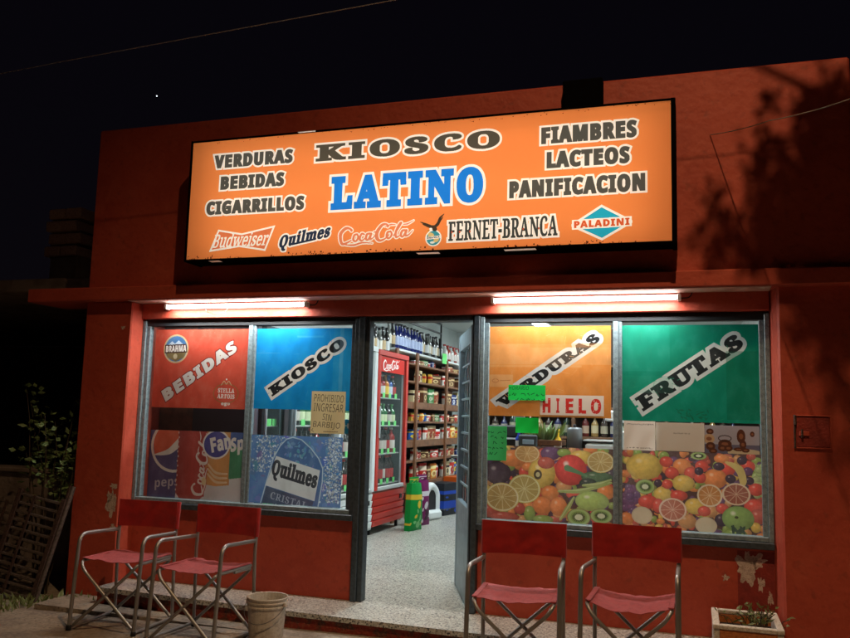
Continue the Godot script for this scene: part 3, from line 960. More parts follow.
	rebase(t, Vector3((x0 + x1) / 2, y0, zb))

func sign_text(c: Canvas, s: String, font: String, xa: float, xb: float, ya: float, yb: float, col: Color, edge: Color, bold: float, wd: float) -> void:
	write(c, s, font, Vector2(xa, ya), Vector2(xb, ya), Vector2(xa, yb), col, bold, 0.0 if font == "sans" else 16.0, wd, edge, 0.68 if font == "sans" else 1.0)

func script_logo(c: Canvas, o: Vector2, w: float, h: float, edge: Color, col: Color, turn := 0.0) -> void:
	# a flowing script of two capital C words, drawn with a pen: pale edge, darker middle
	var strokes := [
		[[0.17, 0.30, 0.10, 0.12, 0.22], [0.145, 0.22, 0.09, 0.14, 0.16], [0.09, 0.20, 0.05, 0.42, 0.26], [0.02, 0.45, 0.015, 0.72, 0.30], [0.05, 0.88, 0.12, 0.86, 0.22], [0.17, 0.74, 0.19, 0.60, 0.10]],
		[[0.25, 0.48, 0, 0, 0.14], [0.21, 0.52, 0, 0, 0.20], [0.20, 0.72, 0, 0, 0.20], [0.235, 0.78, 0, 0, 0.14], [0.265, 0.62, 0, 0, 0.18], [0.25, 0.47, 0, 0, 0.12]],
		[[0.345, 0.5, 0, 0, 0.14], [0.31, 0.47, 0, 0, 0.18], [0.285, 0.68, 0, 0, 0.2], [0.315, 0.77, 0, 0, 0.14], [0.36, 0.66, 0, 0, 0.08]],
		[[0.43, 0.47, 0, 0, 0.14], [0.385, 0.5, 0, 0, 0.2], [0.37, 0.68, 0, 0, 0.2], [0.40, 0.74, 0, 0, 0.14], [0.44, 0.48, 0, 0, 0.18], [0.425, 0.7, 0, 0, 0.18], [0.46, 0.68, 0, 0, 0.1], [0.50, 0.52, 0, 0, 0.08]],
		[[0.66, 0.20, 0, 0, 0.2], [0.64, 0.10, 0, 0, 0.14], [0.58, 0.14, 0, 0, 0.24], [0.52, 0.42, 0, 0, 0.3], [0.52, 0.68, 0, 0, 0.3], [0.56, 0.8, 0, 0, 0.2], [0.63, 0.72, 0, 0, 0.12], [0.68, 0.56, 0, 0, 0.08]],
		[[0.70, 0.42, 0, 0, 0.14], [0.66, 0.46, 0, 0, 0.2], [0.65, 0.66, 0, 0, 0.2], [0.685, 0.71, 0, 0, 0.14], [0.715, 0.56, 0, 0, 0.18], [0.70, 0.41, 0, 0, 0.12]],
		[[0.74, 0.62, 0, 0, 0.1], [0.80, 0.3, 0, 0, 0.16], [0.84, 0.08, 0, 0, 0.12], [0.815, 0.10, 0, 0, 0.14], [0.77, 0.45, 0, 0, 0.2], [0.775, 0.68, 0, 0, 0.18], [0.82, 0.62, 0, 0, 0.08]],
		[[0.90, 0.4, 0, 0, 0.14], [0.855, 0.42, 0, 0, 0.2], [0.835, 0.6, 0, 0, 0.2], [0.865, 0.67, 0, 0, 0.14], [0.91, 0.4, 0, 0, 0.18], [0.895, 0.62, 0, 0, 0.18], [0.94, 0.6, 0, 0, 0.1], [0.99, 0.42, 0, 0, 0.06]],
		[[0.05, 0.9, 0, 0, 0.06], [0.2, 0.95, 0, 0, 0.16], [0.32, 0.86, 0, 0, 0.14], [0.46, 0.9, 0, 0, 0.05]],
		[[0.62, 0.2, 0, 0, 0.05], [0.70, 0.13, 0, 0, 0.12], [0.76, 0.14, 0, 0, 0.06]], [[0.86, 0.14, 0, 0, 0.06], [0.92, 0.13, 0, 0, 0.12], [1.0, 0.0, 0, 0, 0.04]], [[0.475, 0.42, 0, 0, 0.1], [0.51, 0.4, 0, 0, 0.1]]]
	for pas in 2:
		for s in strokes:
			var pts := []
			var wd := []
			for k in s:
				pts.append(o + Vector2(k[0] * w, k[1] * h).rotated(turn))
				wd.append(maxf(1.0, k[4] * h * 0.55) + (h * 0.085 if pas == 0 else 0.0))
			c.curve(pts, wd, edge if pas == 0 else col, 7)

# ------------------------------------------------------------------ graphics on the glass

func stick(called: String, c: Canvas, xa: float, xb: float, ya: float, yb: float, z: float, label: String, category: String, through := 0.6, curl := 0.0, rough := 0.45) -> MeshInstance3D:
	var k := 8 if curl > 0.0 else 1
	var o := obj(called, sheet(xb - xa, yb - ya, 0.0008 if curl > 0.0 else 0.0, curl, k, k), printed(c, rough, through))
	o.position = Vector3((xa + xb) / 2, (ya + yb) / 2, z)
	tag(o, label, category)
	return o

func diag(c: Canvas, s: String, font: String, tl: Vector2, tr: Vector2, bl: Vector2, col: Color, edge_col: Color, bold: float, edge: float, gap := 0.0) -> void:
	write(c, s, font, c.p(tl.x, tl.y), c.p(tr.x, tr.y), c.p(bl.x, bl.y), col, bold, gap, edge, edge_col)

func scuff(c: Canvas, seed_: int, n: int, col: Color) -> void:
	var r := RandomNumberGenerator.new(); r.seed = seed_
	for i in n:
		var a := Vector2(r.randf() * c.w, r.randf() * c.h)
		c.stroke([a, a + Vector2(r.randfn() * 14, r.randfn() * 14)], 1.0 + r.randf(), col)

func window_graphics() -> void:
	var v := func(x, y): return Vector2(x, y)
	var wh := c8(232, 232, 226); var K := c8(28, 28, 30)
	# red drinks poster
	var c := board(-4.04, -3.2, 1.41, 2.02, 600, c8(204, 80, 58))
	diag(c, "BEBIDAS", "sans", v.call(-3.962, 1.535), v.call(-3.345, 1.938), v.call(-3.912, 1.452), c8(214, 214, 210), c8(120, 34, 26), 12, 4, 6)
	var b: Vector2 = c.p(-3.848, 1.868)
	c.ellipse(b, 68, 68, c8(202, 186, 140)); c.ellipse(b, 60, 60, c8(70, 120, 176)); c.fill([PackedVector2Array([b + v.call(-58, 12), b + v.call(58, 12), b + v.call(44, 42), b + v.call(0, 60), b + v.call(-44, 42)])], c8(126, 112, 70))
	c.fill([PackedVector2Array([b + v.call(-46, -16), b + v.call(-24, -36), b + v.call(-8, -24), b + v.call(12, -40), b + v.call(46, -16)])], c8(190, 214, 230))
	write(c, "BRAHMA", "sans", b + v.call(-56, -14), b + v.call(56, -18), b + v.call(-56, 16), wh, 10, 0, 5, c8(60, 30, 24))
	c.ellipse(b + v.call(-2, 36), 11, 13, c8(206, 196, 160))
	var s: Vector2 = c.p(-3.382, 1.527)
	c.ring(s, 66, 46, 4, c8(150, 110, 60)); c.rect(s.x - 48, s.y - 25, 100, 54, c8(204, 80, 58))
	write(c, "STELLA", "serif", s + v.call(-42, -24), s + v.call(44, -22), s + v.call(-42, -3), wh, 6, 3)
	write(c, "ARTOIS", "serif", s + v.call(-44, 2), s + v.call(46, 4), s + v.call(-44, 23), wh, 6, 3)
	c.curve([s + v.call(-26, -38), s + v.call(-12, -56), s + v.call(0, -42), s + v.call(12, -56), s + v.call(26, -38)], [3, 4, 3, 4, 3], c8(196, 180, 140)); c.ellipse(s + v.call(0, -64), 4, 4, wh)
	write(c, "ogo", "sans", s + v.call(-22, 42), s + v.call(24, 42), s + v.call(-22, 58), wh, 12, 0)
	scuff(c, 2, 30, c8(214, 84, 60))
	film(c, 61, 0.7)
	stick("poster", c, -4.04, -3.2, 1.41, 2.02, -0.006, "red vinyl poster with grey block lettering and a round badge", "poster")
	# cans poster
	c = board(-4.03, -3.2, 0.725, 1.235, 600, c8(196, 198, 200))
	c.fill([quadp(c, -4.03, 0.725, -3.775, 1.235)], c8(64, 58, 116))
	for i in 4: c.rect(0 + i * 5, 0, 5, c.h, c8(50 + i * 4, 46 + i * 4, 100 + i * 6))
	var pc: Vector2 = c.p(-3.81, 1.12)
	c.ellipse(pc, 126, 124, wh); c.ellipse(pc, 113, 111, c8(66, 60, 120))
	var cap := PackedVector2Array()
	for i in 25: 
		var a := lerpf(PI * 1.03, TAU * 1.06, i / 24.0)
		cap.append(pc + v.call(113 * cos(a), 111 * sin(a)))
	cap.append(pc + v.call(40, -4)); cap.append(pc + v.call(-20, 26)); cap.append(pc + v.call(-104, 44))
	c.fill([cap], c8(216, 76, 44))
	c.curve([pc + v.call(-104, 46), pc + v.call(-30, 30), pc + v.call(20, -8), pc + v.call(104, -80)], [4, 26, 36, 60], wh)
	c.im.fill_rect(Rect2i(roundi(0.255 * 600), 0, 1000, c.h), c8(196, 198, 200))
	write(c, "pepsi", "sans", c.p(-3.965, 0.868), c.p(-3.722, 0.898), c.p(-3.962, 0.772), c8(190, 190, 206), 0, 2)
	c.im.fill_rect(Rect2i(roundi(0.255 * 600), 0, 1000, c.h), c8(196, 198, 200))
	for i in 10:
		var f := absf(i - 5.0) / 5.0
		c.rect(0.255 * 600 + i * 15, 0, 16, c.h - 8 - f * 6, c8(176 - 36 * f, 44 - 12 * f, 36 - 8 * f))
	c.fill([PackedVector2Array([c.p(-3.76, 0.75), c.p(-3.53, 0.75), c.p(-3.56, 0.725), c.p(-3.74, 0.725)])], c8(160, 52, 44))
	for i in 14: c.ellipse(c.p(-3.775 + 0.006 * (i % 2), 1.22 - i * 0.036), 3, 5, c8(214, 200, 196))
	for i in 9:
		var f := absf(i - 3.5) / 4.5
		c.rect(0.505 * 600 + i * 14, 0, 15, c.h - 62 - f * 8, c8(218 - 26 * f, 146 - 22 * f, 66 - 14 * f))
	for i in 6: c.rect(0.71 * 600 + i * 14, 0, 15, c.h - 98 - i * 2, c8(34 + i * 3, 116 + i * 5, 72 + i * 4))
	c.rect(0.71 * 600, 0, 84, 66, c8(40, 70, 140))
	script_logo(c, c.p(-3.665, 0.765), 285, 84, c8(168, 44, 38), c8(232, 228, 222), -PI / 2 + 0.16)
	c.ellipse(c.p(-3.44, 1.14), 72, 66, wh); c.ellipse(c.p(-3.44, 1.14), 64, 58, c8(44, 44, 132))
	write(c, "Fan", "sans", c.p(-3.50, 1.185), c.p(-3.33, 1.225), c.p(-3.475, 1.075), wh, 8, -8)
	for i in 3: c.curve([c.p(-3.50, 0.99 - i * 0.036), c.p(-3.43, 0.93 - i * 0.034), c.p(-3.335, 0.925 - i * 0.032)], [8, 12, 8], c8(226, 196, 150))
	c.ellipse(c.p(-3.53, 0.86), 12, 18, c8(226, 206, 150))
	write(c, "Spr", "sans", c.p(-3.318, 1.19), c.p(-3.16, 1.225), c.p(-3.312, 1.055), wh, 8, 0)
	glass_haze(c, c8(200, 192, 188), 0.26); film(c, 62, 0.6)
	stick("poster", c, -4.03, -3.2, 0.725, 1.235, -0.006, "poster of four soft drink cans in purple red orange and green", "poster")
	# blue poster
	c = board(-3.138, -2.352, 1.418, 2.02, 600, c8(0, 148, 222))
	diag(c, "KIOSCO", "serif", v.call(-3.028, 1.572), v.call(-2.448, 1.952), v.call(-2.985, 1.508), K, wh, 14, 13, 4)
	for i in 3: c.stroke([c.p(-3.13, 1.84 - i * 0.004), c.p(-2.93, 1.835)], 1.0, c8(60, 160, 222))
	scuff(c, 3, 24, c8(60, 160, 224))
	patch(c, -2.5, 1.43, -2.36, 2.02, c8(120, 190, 226), 0.22); patch(c, -2.45, 1.43, -2.42, 2.02, c8(190, 220, 236), 0.25); patch(c, -2.8, 1.95, -2.58, 1.965, c8(190, 220, 236), 0.2); film(c, 63, 0.6)  # pale patches are window reflections painted into the print
	stick("poster", c, -3.138, -2.352, 1.418, 2.02, -0.006, "sky blue vinyl poster with slanted black slab lettering", "poster")
	# beer bottle poster
	c = board(-3.14, -2.40, 0.728, 1.225, 600, c8(66, 104, 158))
	var r := RandomNumberGenerator.new(); r.seed = 9
	for i in 150: 
		var q: Vector2 = c.p(-3.14 + r.randf() * 0.74, 0.73 + r.randf() * 0.5)
		c.ellipse(q, 4 + r.randf() * 22, 3 + r.randf() * 14, c8(48 + r.randf() * 50, 84 + r.randf() * 46, 132 + r.randf() * 50), r.randf() * 3, 10)
	for i in 900:
		var a := r.randfn(0, 0.05); var y := 0.76 + r.randf() * 0.46
		var q: Vector2 = c.p(-2.47 + a * 0.8, y) if i % 3 else c.p(-3.0 + a + (y - 1.0) * 0.35, 0.95 + r.randf() * 0.27)
		var g := 130 + r.randf() * 110
		c.ellipse(q, 1 + r.randf() * 5, 1 + r.randf() * 4, c8(g * 0.95, g, g * 1.02), r.randf() * 3, 7)
	var bt := PackedVector2Array()
	for p in [[-3.04, 0.728], [-3.0, 0.88], [-2.95, 1.06], [-2.90, 1.15], [-2.85, 1.2], [-2.80, 1.215], [-2.73, 1.2], [-2.65, 1.14], [-2.585, 1.07], [-2.55, 1.0], [-2.55, 0.9], [-2.575, 0.728]]: bt.append(c.p(p[0], p[1]))
	c.fill([bt], c8(52, 84, 132))
	var rim := []
	for p in bt: rim.append(p)
	c.stroke(rim, 5.0, c8(176, 196, 206))
	for i in 60: c.ellipse(c.p(-2.86 + r.randf() * 0.26, 0.98 + r.randf() * 0.2), 2 + r.randf() * 12, 2 + r.randf() * 6, c8(60 + r.randf() * 60, 98 + r.randf() * 50, 148 + r.randf() * 40), r.randf() * 3, 9)
	c.fill([PackedVector2Array([c.p(-2.93, 1.075), c.p(-2.57, 0.985), c.p(-2.605, 0.765), c.p(-3.005, 0.858)])], c8(206, 204, 198))
	write(c, "Quilmes", "serif", c.p(-2.945, 1.06), c.p(-2.575, 0.975), c.p(-2.975, 0.905), K, 12, -10)
	c.fill([PackedVector2Array([c.p(-3.0, 0.852), c.p(-2.612, 0.762), c.p(-2.62, 0.728), c.p(-3.03, 0.728)])], c8(52, 60, 82))
	write(c, "CRISTAL", "serif", c.p(-2.955, 0.815), c.p(-2.66, 0.752), c.p(-2.965, 0.765), c8(150, 156, 168), 0, 16)
	glass_haze(c, c8(180, 190, 200), 0.2); film(c, 64, 0.6)
	stick("poster", c, -3.14, -2.40, 0.728, 1.225, -0.006, "icy blue poster of a bottle with a tilted white label", "poster", 1.0)
	# round blue sticker
	c = board(-2.43, -2.325, 1.25, 1.355, 600, c8(40, 150, 214))
	write(c, "H", "sans", c.p(-2.40, 1.325), c.p(-2.355, 1.325), c.p(-2.40, 1.29), c8(200, 226, 240), 2)
	var st = disc(0.052, 0.0012)
	var so := obj("sticker", st, printed(c, 0.4, 0.4)); so.position = Vector3(-2.378, 1.305, -0.004); tag(so, "round blue sticker on the glass beside the mask notice", "sticker")
	# mask notice
	c = board(-2.655, -2.385, 1.25, 1.555, 900, c8(236, 232, 188))
	var lines := [["PROHIBIDO", -2.632, -2.398, 1.535, 1.482], ["INGRESAR", -2.632, -2.40, 1.47, 1.412], ["SIN", -2.56, -2.49, 1.395, 1.35], ["BARBIJO", -2.632, -2.42, 1.338, 1.287]]
	for l in lines: write(c, l[0], "plain", c.p(l[1], l[3]), c.p(l[2], l[3] - 0.008), c.p(l[1] - 0.004, l[4]), c8(86, 84, 66), -1.5, 10)
	c.stroke([c.p(-2.635, 1.285), c.p(-2.645, 1.272), c.p(-2.628, 1.262)], 3.0, c8(86, 84, 66))
	for i in 9: c.stroke([c.p(-2.55 + i * 0.013, 1.264), c.p(-2.542 + i * 0.013, 1.266)], 4.0, c8(120, 116, 90))
	stick("paper_notice", c, -2.655, -2.385, 1.25, 1.555, 0.004, "pale yellow handwritten paper notice taped on the shop window", "notice", 0.3, 0.006, 0.8)
	# orange poster
	c = board(-1.355, -0.51, 1.41, 2.02, 600, c8(224, 144, 66))
	diag(c, "VERDURAS", "serif", v.call(-1.284, 1.512), v.call(-0.622, 1.975), v.call(-1.234, 1.462), K, c8(206, 212, 214), 14, 15, 4)
	c.rect(c.p(-1.33, 1.69).x, c.p(-1.33, 1.69).y, 100, 51, c8(226, 166, 104)); c.ring(c.p(-1.285, 1.648), 14, 8, 2, c8(190, 110, 60)); c.stroke([c.p(-1.255, 1.648), c.p(-1.18, 1.652)], 3.0, c8(196, 124, 70))
	scuff(c, 5, 40, c8(232, 166, 100))
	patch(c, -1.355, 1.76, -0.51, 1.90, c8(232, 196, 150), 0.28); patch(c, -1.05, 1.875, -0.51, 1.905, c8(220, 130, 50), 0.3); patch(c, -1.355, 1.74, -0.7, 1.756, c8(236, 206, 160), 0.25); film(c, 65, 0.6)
	stick("poster", c, -1.355, -0.51, 1.41, 2.02, -0.006, "orange vinyl poster with slanted black slab lettering", "poster")
	# green poster
	c = board(-0.447, 0.40, 1.40, 2.02, 600, c8(0, 136, 108))
	diag(c, "FRUTAS", "serif", v.call(-0.362, 1.543), v.call(0.258, 1.968), v.call(-0.305, 1.458), c8(30, 36, 38), c8(206, 216, 212), 14, 14, 4)
	for i in 26: c.ellipse(c.p(-0.1 + r.randf() * 0.2, 1.42 + r.randf() * 0.06), 3 + r.randf() * 10, 1 + r.randf() * 2, c8(20, 112, 80), r.randf() * 3, 8)
	scuff(c, 6, 40, c8(40, 150, 112))
	patch(c, -0.447, 1.72, -0.14, 2.02, c8(60, 176, 150), 0.25); patch(c, -0.447, 1.58, -0.12, 1.69, c8(60, 170, 130), 0.16); patch(c, 0.2, 1.42, 0.4, 1.85, c8(4, 90, 60), 0.3); film(c, 66, 0.6)  # the paler greens are reflections on the glass, painted in
	stick("poster", c, -0.447, 0.40, 1.40, 2.02, -0.006, "green vinyl poster with slanted black slab lettering", "poster")
	# green hours note
	c = board(-1.19, -0.938, 1.517, 1.62, 900, c8(30, 206, 88))
	write(c, "HORARIO", "plain", c.p(-1.185, 1.612), c.p(-1.05, 1.611), c.p(-1.188, 1.588), c8(20, 80, 44), 0, 14)
	for k in 2: scribble(c, -1.185, -0.95, 1.566 - k * 0.034, 0.02, k + 3, c8(20, 84, 46), 3.5)
	stick("green_card", c, -1.19, -0.938, 1.517, 1.62, 0.005, "green card of opening hours stuck over the slanted lettering", "card", 0.3, 0.006, 0.8)
	# ice sign
	c = board(-0.974, -0.555, 1.423, 1.556, 900, c8(218, 212, 202))
	for e in [["H", -0.957, -0.904], ["I", -0.866, -0.845], ["E", -0.804, -0.753], ["L", -0.719, -0.670], ["O", -0.639, -0.573]]:
		write(c, e[0], "sans", c.p(e[1], 1.535), c.p(e[2], 1.535), c.p(e[1], 1.437), c8(200, 52, 46), 6)
	for i in 70: c.ellipse(c.p(-0.96 + r.randf() * 0.38, 1.43 + r.randf() * 0.12), 1 + r.randf() * 4, 1 + r.randf() * 3, c8(218, 212, 202), 0, 7)
	stick("ice_sign", c, -0.974, -0.555, 1.423, 1.556, 0.004, "white card with worn red capital letters on the orange poster", "sign", 0.3, 0.0, 0.6)
	c = board(-1.137, -0.982, 1.30, 1.402, 400, c8(22, 202, 76))
	stick("green_card", c, -1.137, -0.982, 1.30, 1.402, 0.004, "blank green card on the glass under the orange poster", "card", 0.3, 0.012, 0.8)
	c = board(-1.347, -1.197, 1.11, 1.34, 900, c8(70, 206, 124))
	for k in 5: scribble(c, -1.337 + (0.03 if k == 1 else 0.0), -1.212 - (0.05 if k == 4 else 0.0), 1.31 - k * 0.036, 0.02, k + 11, c8(24, 96, 60), 3.5)
	stick("green_card", c, -1.347, -1.197, 1.11, 1.34, 0.005, "tall green handwritten card beside the door jamb", "card", 0.3, 0.008, 0.8)
	# papers and picture under the green poster
	c = board(-0.427, -0.232, 1.213, 1.398, 500, c8(236, 236, 230))
	for i in 2: scribble(c, -0.41, -0.25, 1.382 - i * 0.15, 0.008, i + 21, c8(120, 120, 116), 1.5)
	stick("paper_sheet", c, -0.427, -0.232, 1.213, 1.398, 0.004, "white paper sheet with small print beside the window mullion", "paper", 0.3, 0.008, 0.7)
	c = board(-0.229, 0.064, 1.215, 1.394, 300, c8(232, 232, 226))
	scribble(c, -0.12, -0.02, 1.33, 0.006, 33, c8(184, 184, 178), 1.5)
	stick("paper_sheet", c, -0.229, 0.064, 1.215, 1.394, -0.006, "blank white paper strip under the green poster", "paper", 0.3, 0.004, 0.7)
	c = board(0.066, 0.386, 1.21, 1.384, 600, c8(176, 176, 190))
	c.rect(0, 70, 200, 40, c8(110, 112, 140)); c.ellipse(c.p(0.3, 1.22), 60, 14, c8(214, 206, 176))
	for q in [[0.098, 1.345, 13, 11, 0], [0.092, 1.30, 20, 18, 1], [0.10, 1.255, 17, 15, 0], [0.115, 1.225, 15, 10, 0], [0.185, 1.27, 24, 17, 0], [0.17, 1.245, 16, 12, 0], [0.205, 1.245, 15, 12, 0], [0.28, 1.32, 15, 26, 0], [0.29, 1.27, 12, 17, 0], [0.265, 1.24, 18, 7, 0], [0.305, 1.235, 14, 8, 0], [0.345, 1.335, 8, 10, 0]]:
		c.ellipse(c.p(q[0], q[1]), q[2], q[3], c8(206, 172, 134) if q[4] else c8(96, 58, 42)); c.ellipse(c.p(q[0], q[1]), q[2] * 0.5, q[3] * 0.4, c8(150, 100, 72))
	c.ring(c.p(0.185, 1.305), 24, 12, 3, c8(60, 44, 40))
	stick("sweets_picture", c, 0.066, 0.386, 1.21, 1.384, -0.006, "small picture of brown sweets on a lilac ground above the fruit", "picture", 0.3)
	fruit_posters()

func glass_haze(c: Canvas, col: Color, k: float) -> void:
	# a pale veil over the print: the haze of the glass put into its colour
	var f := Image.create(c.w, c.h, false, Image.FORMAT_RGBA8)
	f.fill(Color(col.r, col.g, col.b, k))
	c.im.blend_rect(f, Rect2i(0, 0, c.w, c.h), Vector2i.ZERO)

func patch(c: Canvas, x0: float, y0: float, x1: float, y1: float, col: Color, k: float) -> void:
	# see-through rectangle: tape on the orange print, painted reflections on blue and green
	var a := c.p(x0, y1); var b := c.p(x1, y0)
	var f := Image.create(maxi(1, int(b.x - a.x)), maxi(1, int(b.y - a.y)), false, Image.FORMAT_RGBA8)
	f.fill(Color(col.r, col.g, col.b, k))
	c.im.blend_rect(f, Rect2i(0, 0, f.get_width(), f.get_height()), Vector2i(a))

func film(c: Canvas, seed_: int, k: float) -> void:
	# creases, bubbles and bleached blotches of old vinyl film
	var n := FastNoiseLite.new(); n.seed = seed_; n.frequency = 0.012; n.fractal_octaves = 4
	var m := FastNoiseLite.new(); m.seed = seed_ + 1; m.frequency = 0.09
	for y in c.h:
		for x in c.w:
			var v := n.get_noise_2d(x, y * 0.6)
			var w := m.get_noise_2d(x * 0.25, y)
			var q := c.im.get_pixel(x, y)
			q = q.lerp(Color(0.9, 0.9, 0.86), clampf(v * 0.28 * k, 0.0, 0.2)) if v > 0 else q.darkened(clampf(-v * 0.16 * k, 0.0, 0.2))
			if absf(w) < 0.018 and v > 0.05: q = q.lerp(Color(0.9, 0.9, 0.88), 0.22 * k)
			c.im.set_pixel(x, y, q)

func quadp(c: Canvas, x0: float, y0: float, x1: float, y1: float) -> PackedVector2Array:
	return PackedVector2Array([c.p(x0, y0), c.p(x1, y0), c.p(x1, y1), c.p(x0, y1)])

func disc(r: float, th: float) -> ArrayMesh:
	var st := ST()
	var n := 32
	for s in [0.0, -th]:
		for i in n:
			for k in ([-1, i, i + 1] if s == 0.0 else [-1, i + 1, i]):
				var p := Vector2.ZERO if k < 0 else Vector2(cos(-TAU * k / n), sin(-TAU * k / n)) * r
				st.set_uv(Vector2(p.x / r + 1, 1 - p.y / r) / 2); st.add_vertex(Vector3(p.x, p.y, s))
	st.generate_normals()
	return st.commit()

func scribble(c: Canvas, xa: float, xb: float, y: float, h: float, seed_: int, col: Color, wd: float) -> void:
	# a line of hand writing too small to read
	var r := RandomNumberGenerator.new(); r.seed = seed_
	var x := xa
	while x < xb:
		var pts := []
		for k in 3 + r.randi() % 3: 
			pts.append(c.p(x, y - r.randf() * h)); x += h * (0.15 + r.randf() * 0.35)
		c.stroke(pts, wd, col)
		x += h * (0.3 + (1.0 if r.randf() < 0.2 else 0.0))

func ball(c: Canvas, p: Vector2, rx: float, ry: float, col: Color, seed_: int, hi := 0.5) -> void:
	# a photographed fruit as ink on the poster
	var n := FastNoiseLite.new(); n.seed = seed_; n.frequency = 0.05
	for y in range(maxi(0, int(p.y - ry)), mini(c.h, int(p.y + ry) + 1)):
		for x in range(maxi(0, int(p.x - rx)), mini(c.w, int(p.x + rx) + 1)):
			var u := (x - p.x) / rx; var v := (y - p.y) / ry
			var d := u * u + v * v
			if d > 1.0: continue
			var k := 0.86 + 0.4 * sqrt(1.0 - d) * (0.75 - 0.35 * u - 0.45 * v) + 0.1 * n.get_noise_2d(x, y)
			var q := Color(col.r * k, col.g * k, col.b * k)
			var g := (u + 0.3) * (u + 0.3) + (v + 0.4) * (v + 0.4)
			if g < 0.05: q = q.lerp(Color(1, 0.95, 0.88), hi * (1.0 - g / 0.05))
			c.im.set_pixel(x, y, q.clamp())

func slice(c: Canvas, p: Vector2, rx: float, ry: float, rind: Color, pith: Color, flesh: Color, segs: int, rot := 0.0) -> void:
	for y in range(maxi(0, int(p.y - ry)), mini(c.h, int(p.y + ry) + 1)):
		for x in range(maxi(0, int(p.x - rx)), mini(c.w, int(p.x + rx) + 1)):
			var u := (x - p.x) / rx; var v := (y - p.y) / ry
			var d := sqrt(u * u + v * v)
			if d > 1.0: continue
			var a := fposmod((atan2(v, u) + rot) / TAU * segs, 1.0)
			var q := flesh
			if d > 0.95: q = rind
			elif d > 0.86: q = pith
			elif d < 0.1: q = pith.lerp(flesh, 0.3)
			elif segs and minf(a, 1.0 - a) < 0.05 / maxf(d, 0.2): q = flesh.lerp(pith, 0.6)
			else:
				var k := 0.9 + 0.14 * sin(a * 31.0 + d * 17.0)
				q = Color(flesh.r * k, flesh.g * k, flesh.b * k)
			c.im.set_pixel(x, y, q.clamp())

func kiwi(c: Canvas, p: Vector2, rx: float, ry: float) -> void:
	c.ellipse(p, rx, ry, c8(120, 96, 62)); c.ellipse(p, rx * 0.93, ry * 0.93, c8(150, 176, 96)); c.ellipse(p, rx * 0.7, ry * 0.7, c8(120, 150, 66))
	for i in 22:
		var a := TAU * i / 22
		c.stroke([p + Vector2(cos(a) * rx * 0.36, sin(a) * ry * 0.36), p + Vector2(cos(a) * rx * 0.54, sin(a) * ry * 0.54)], 3.0, c8(40, 46, 28))
	c.ellipse(p, rx * 0.34, ry * 0.34, c8(214, 214, 170))

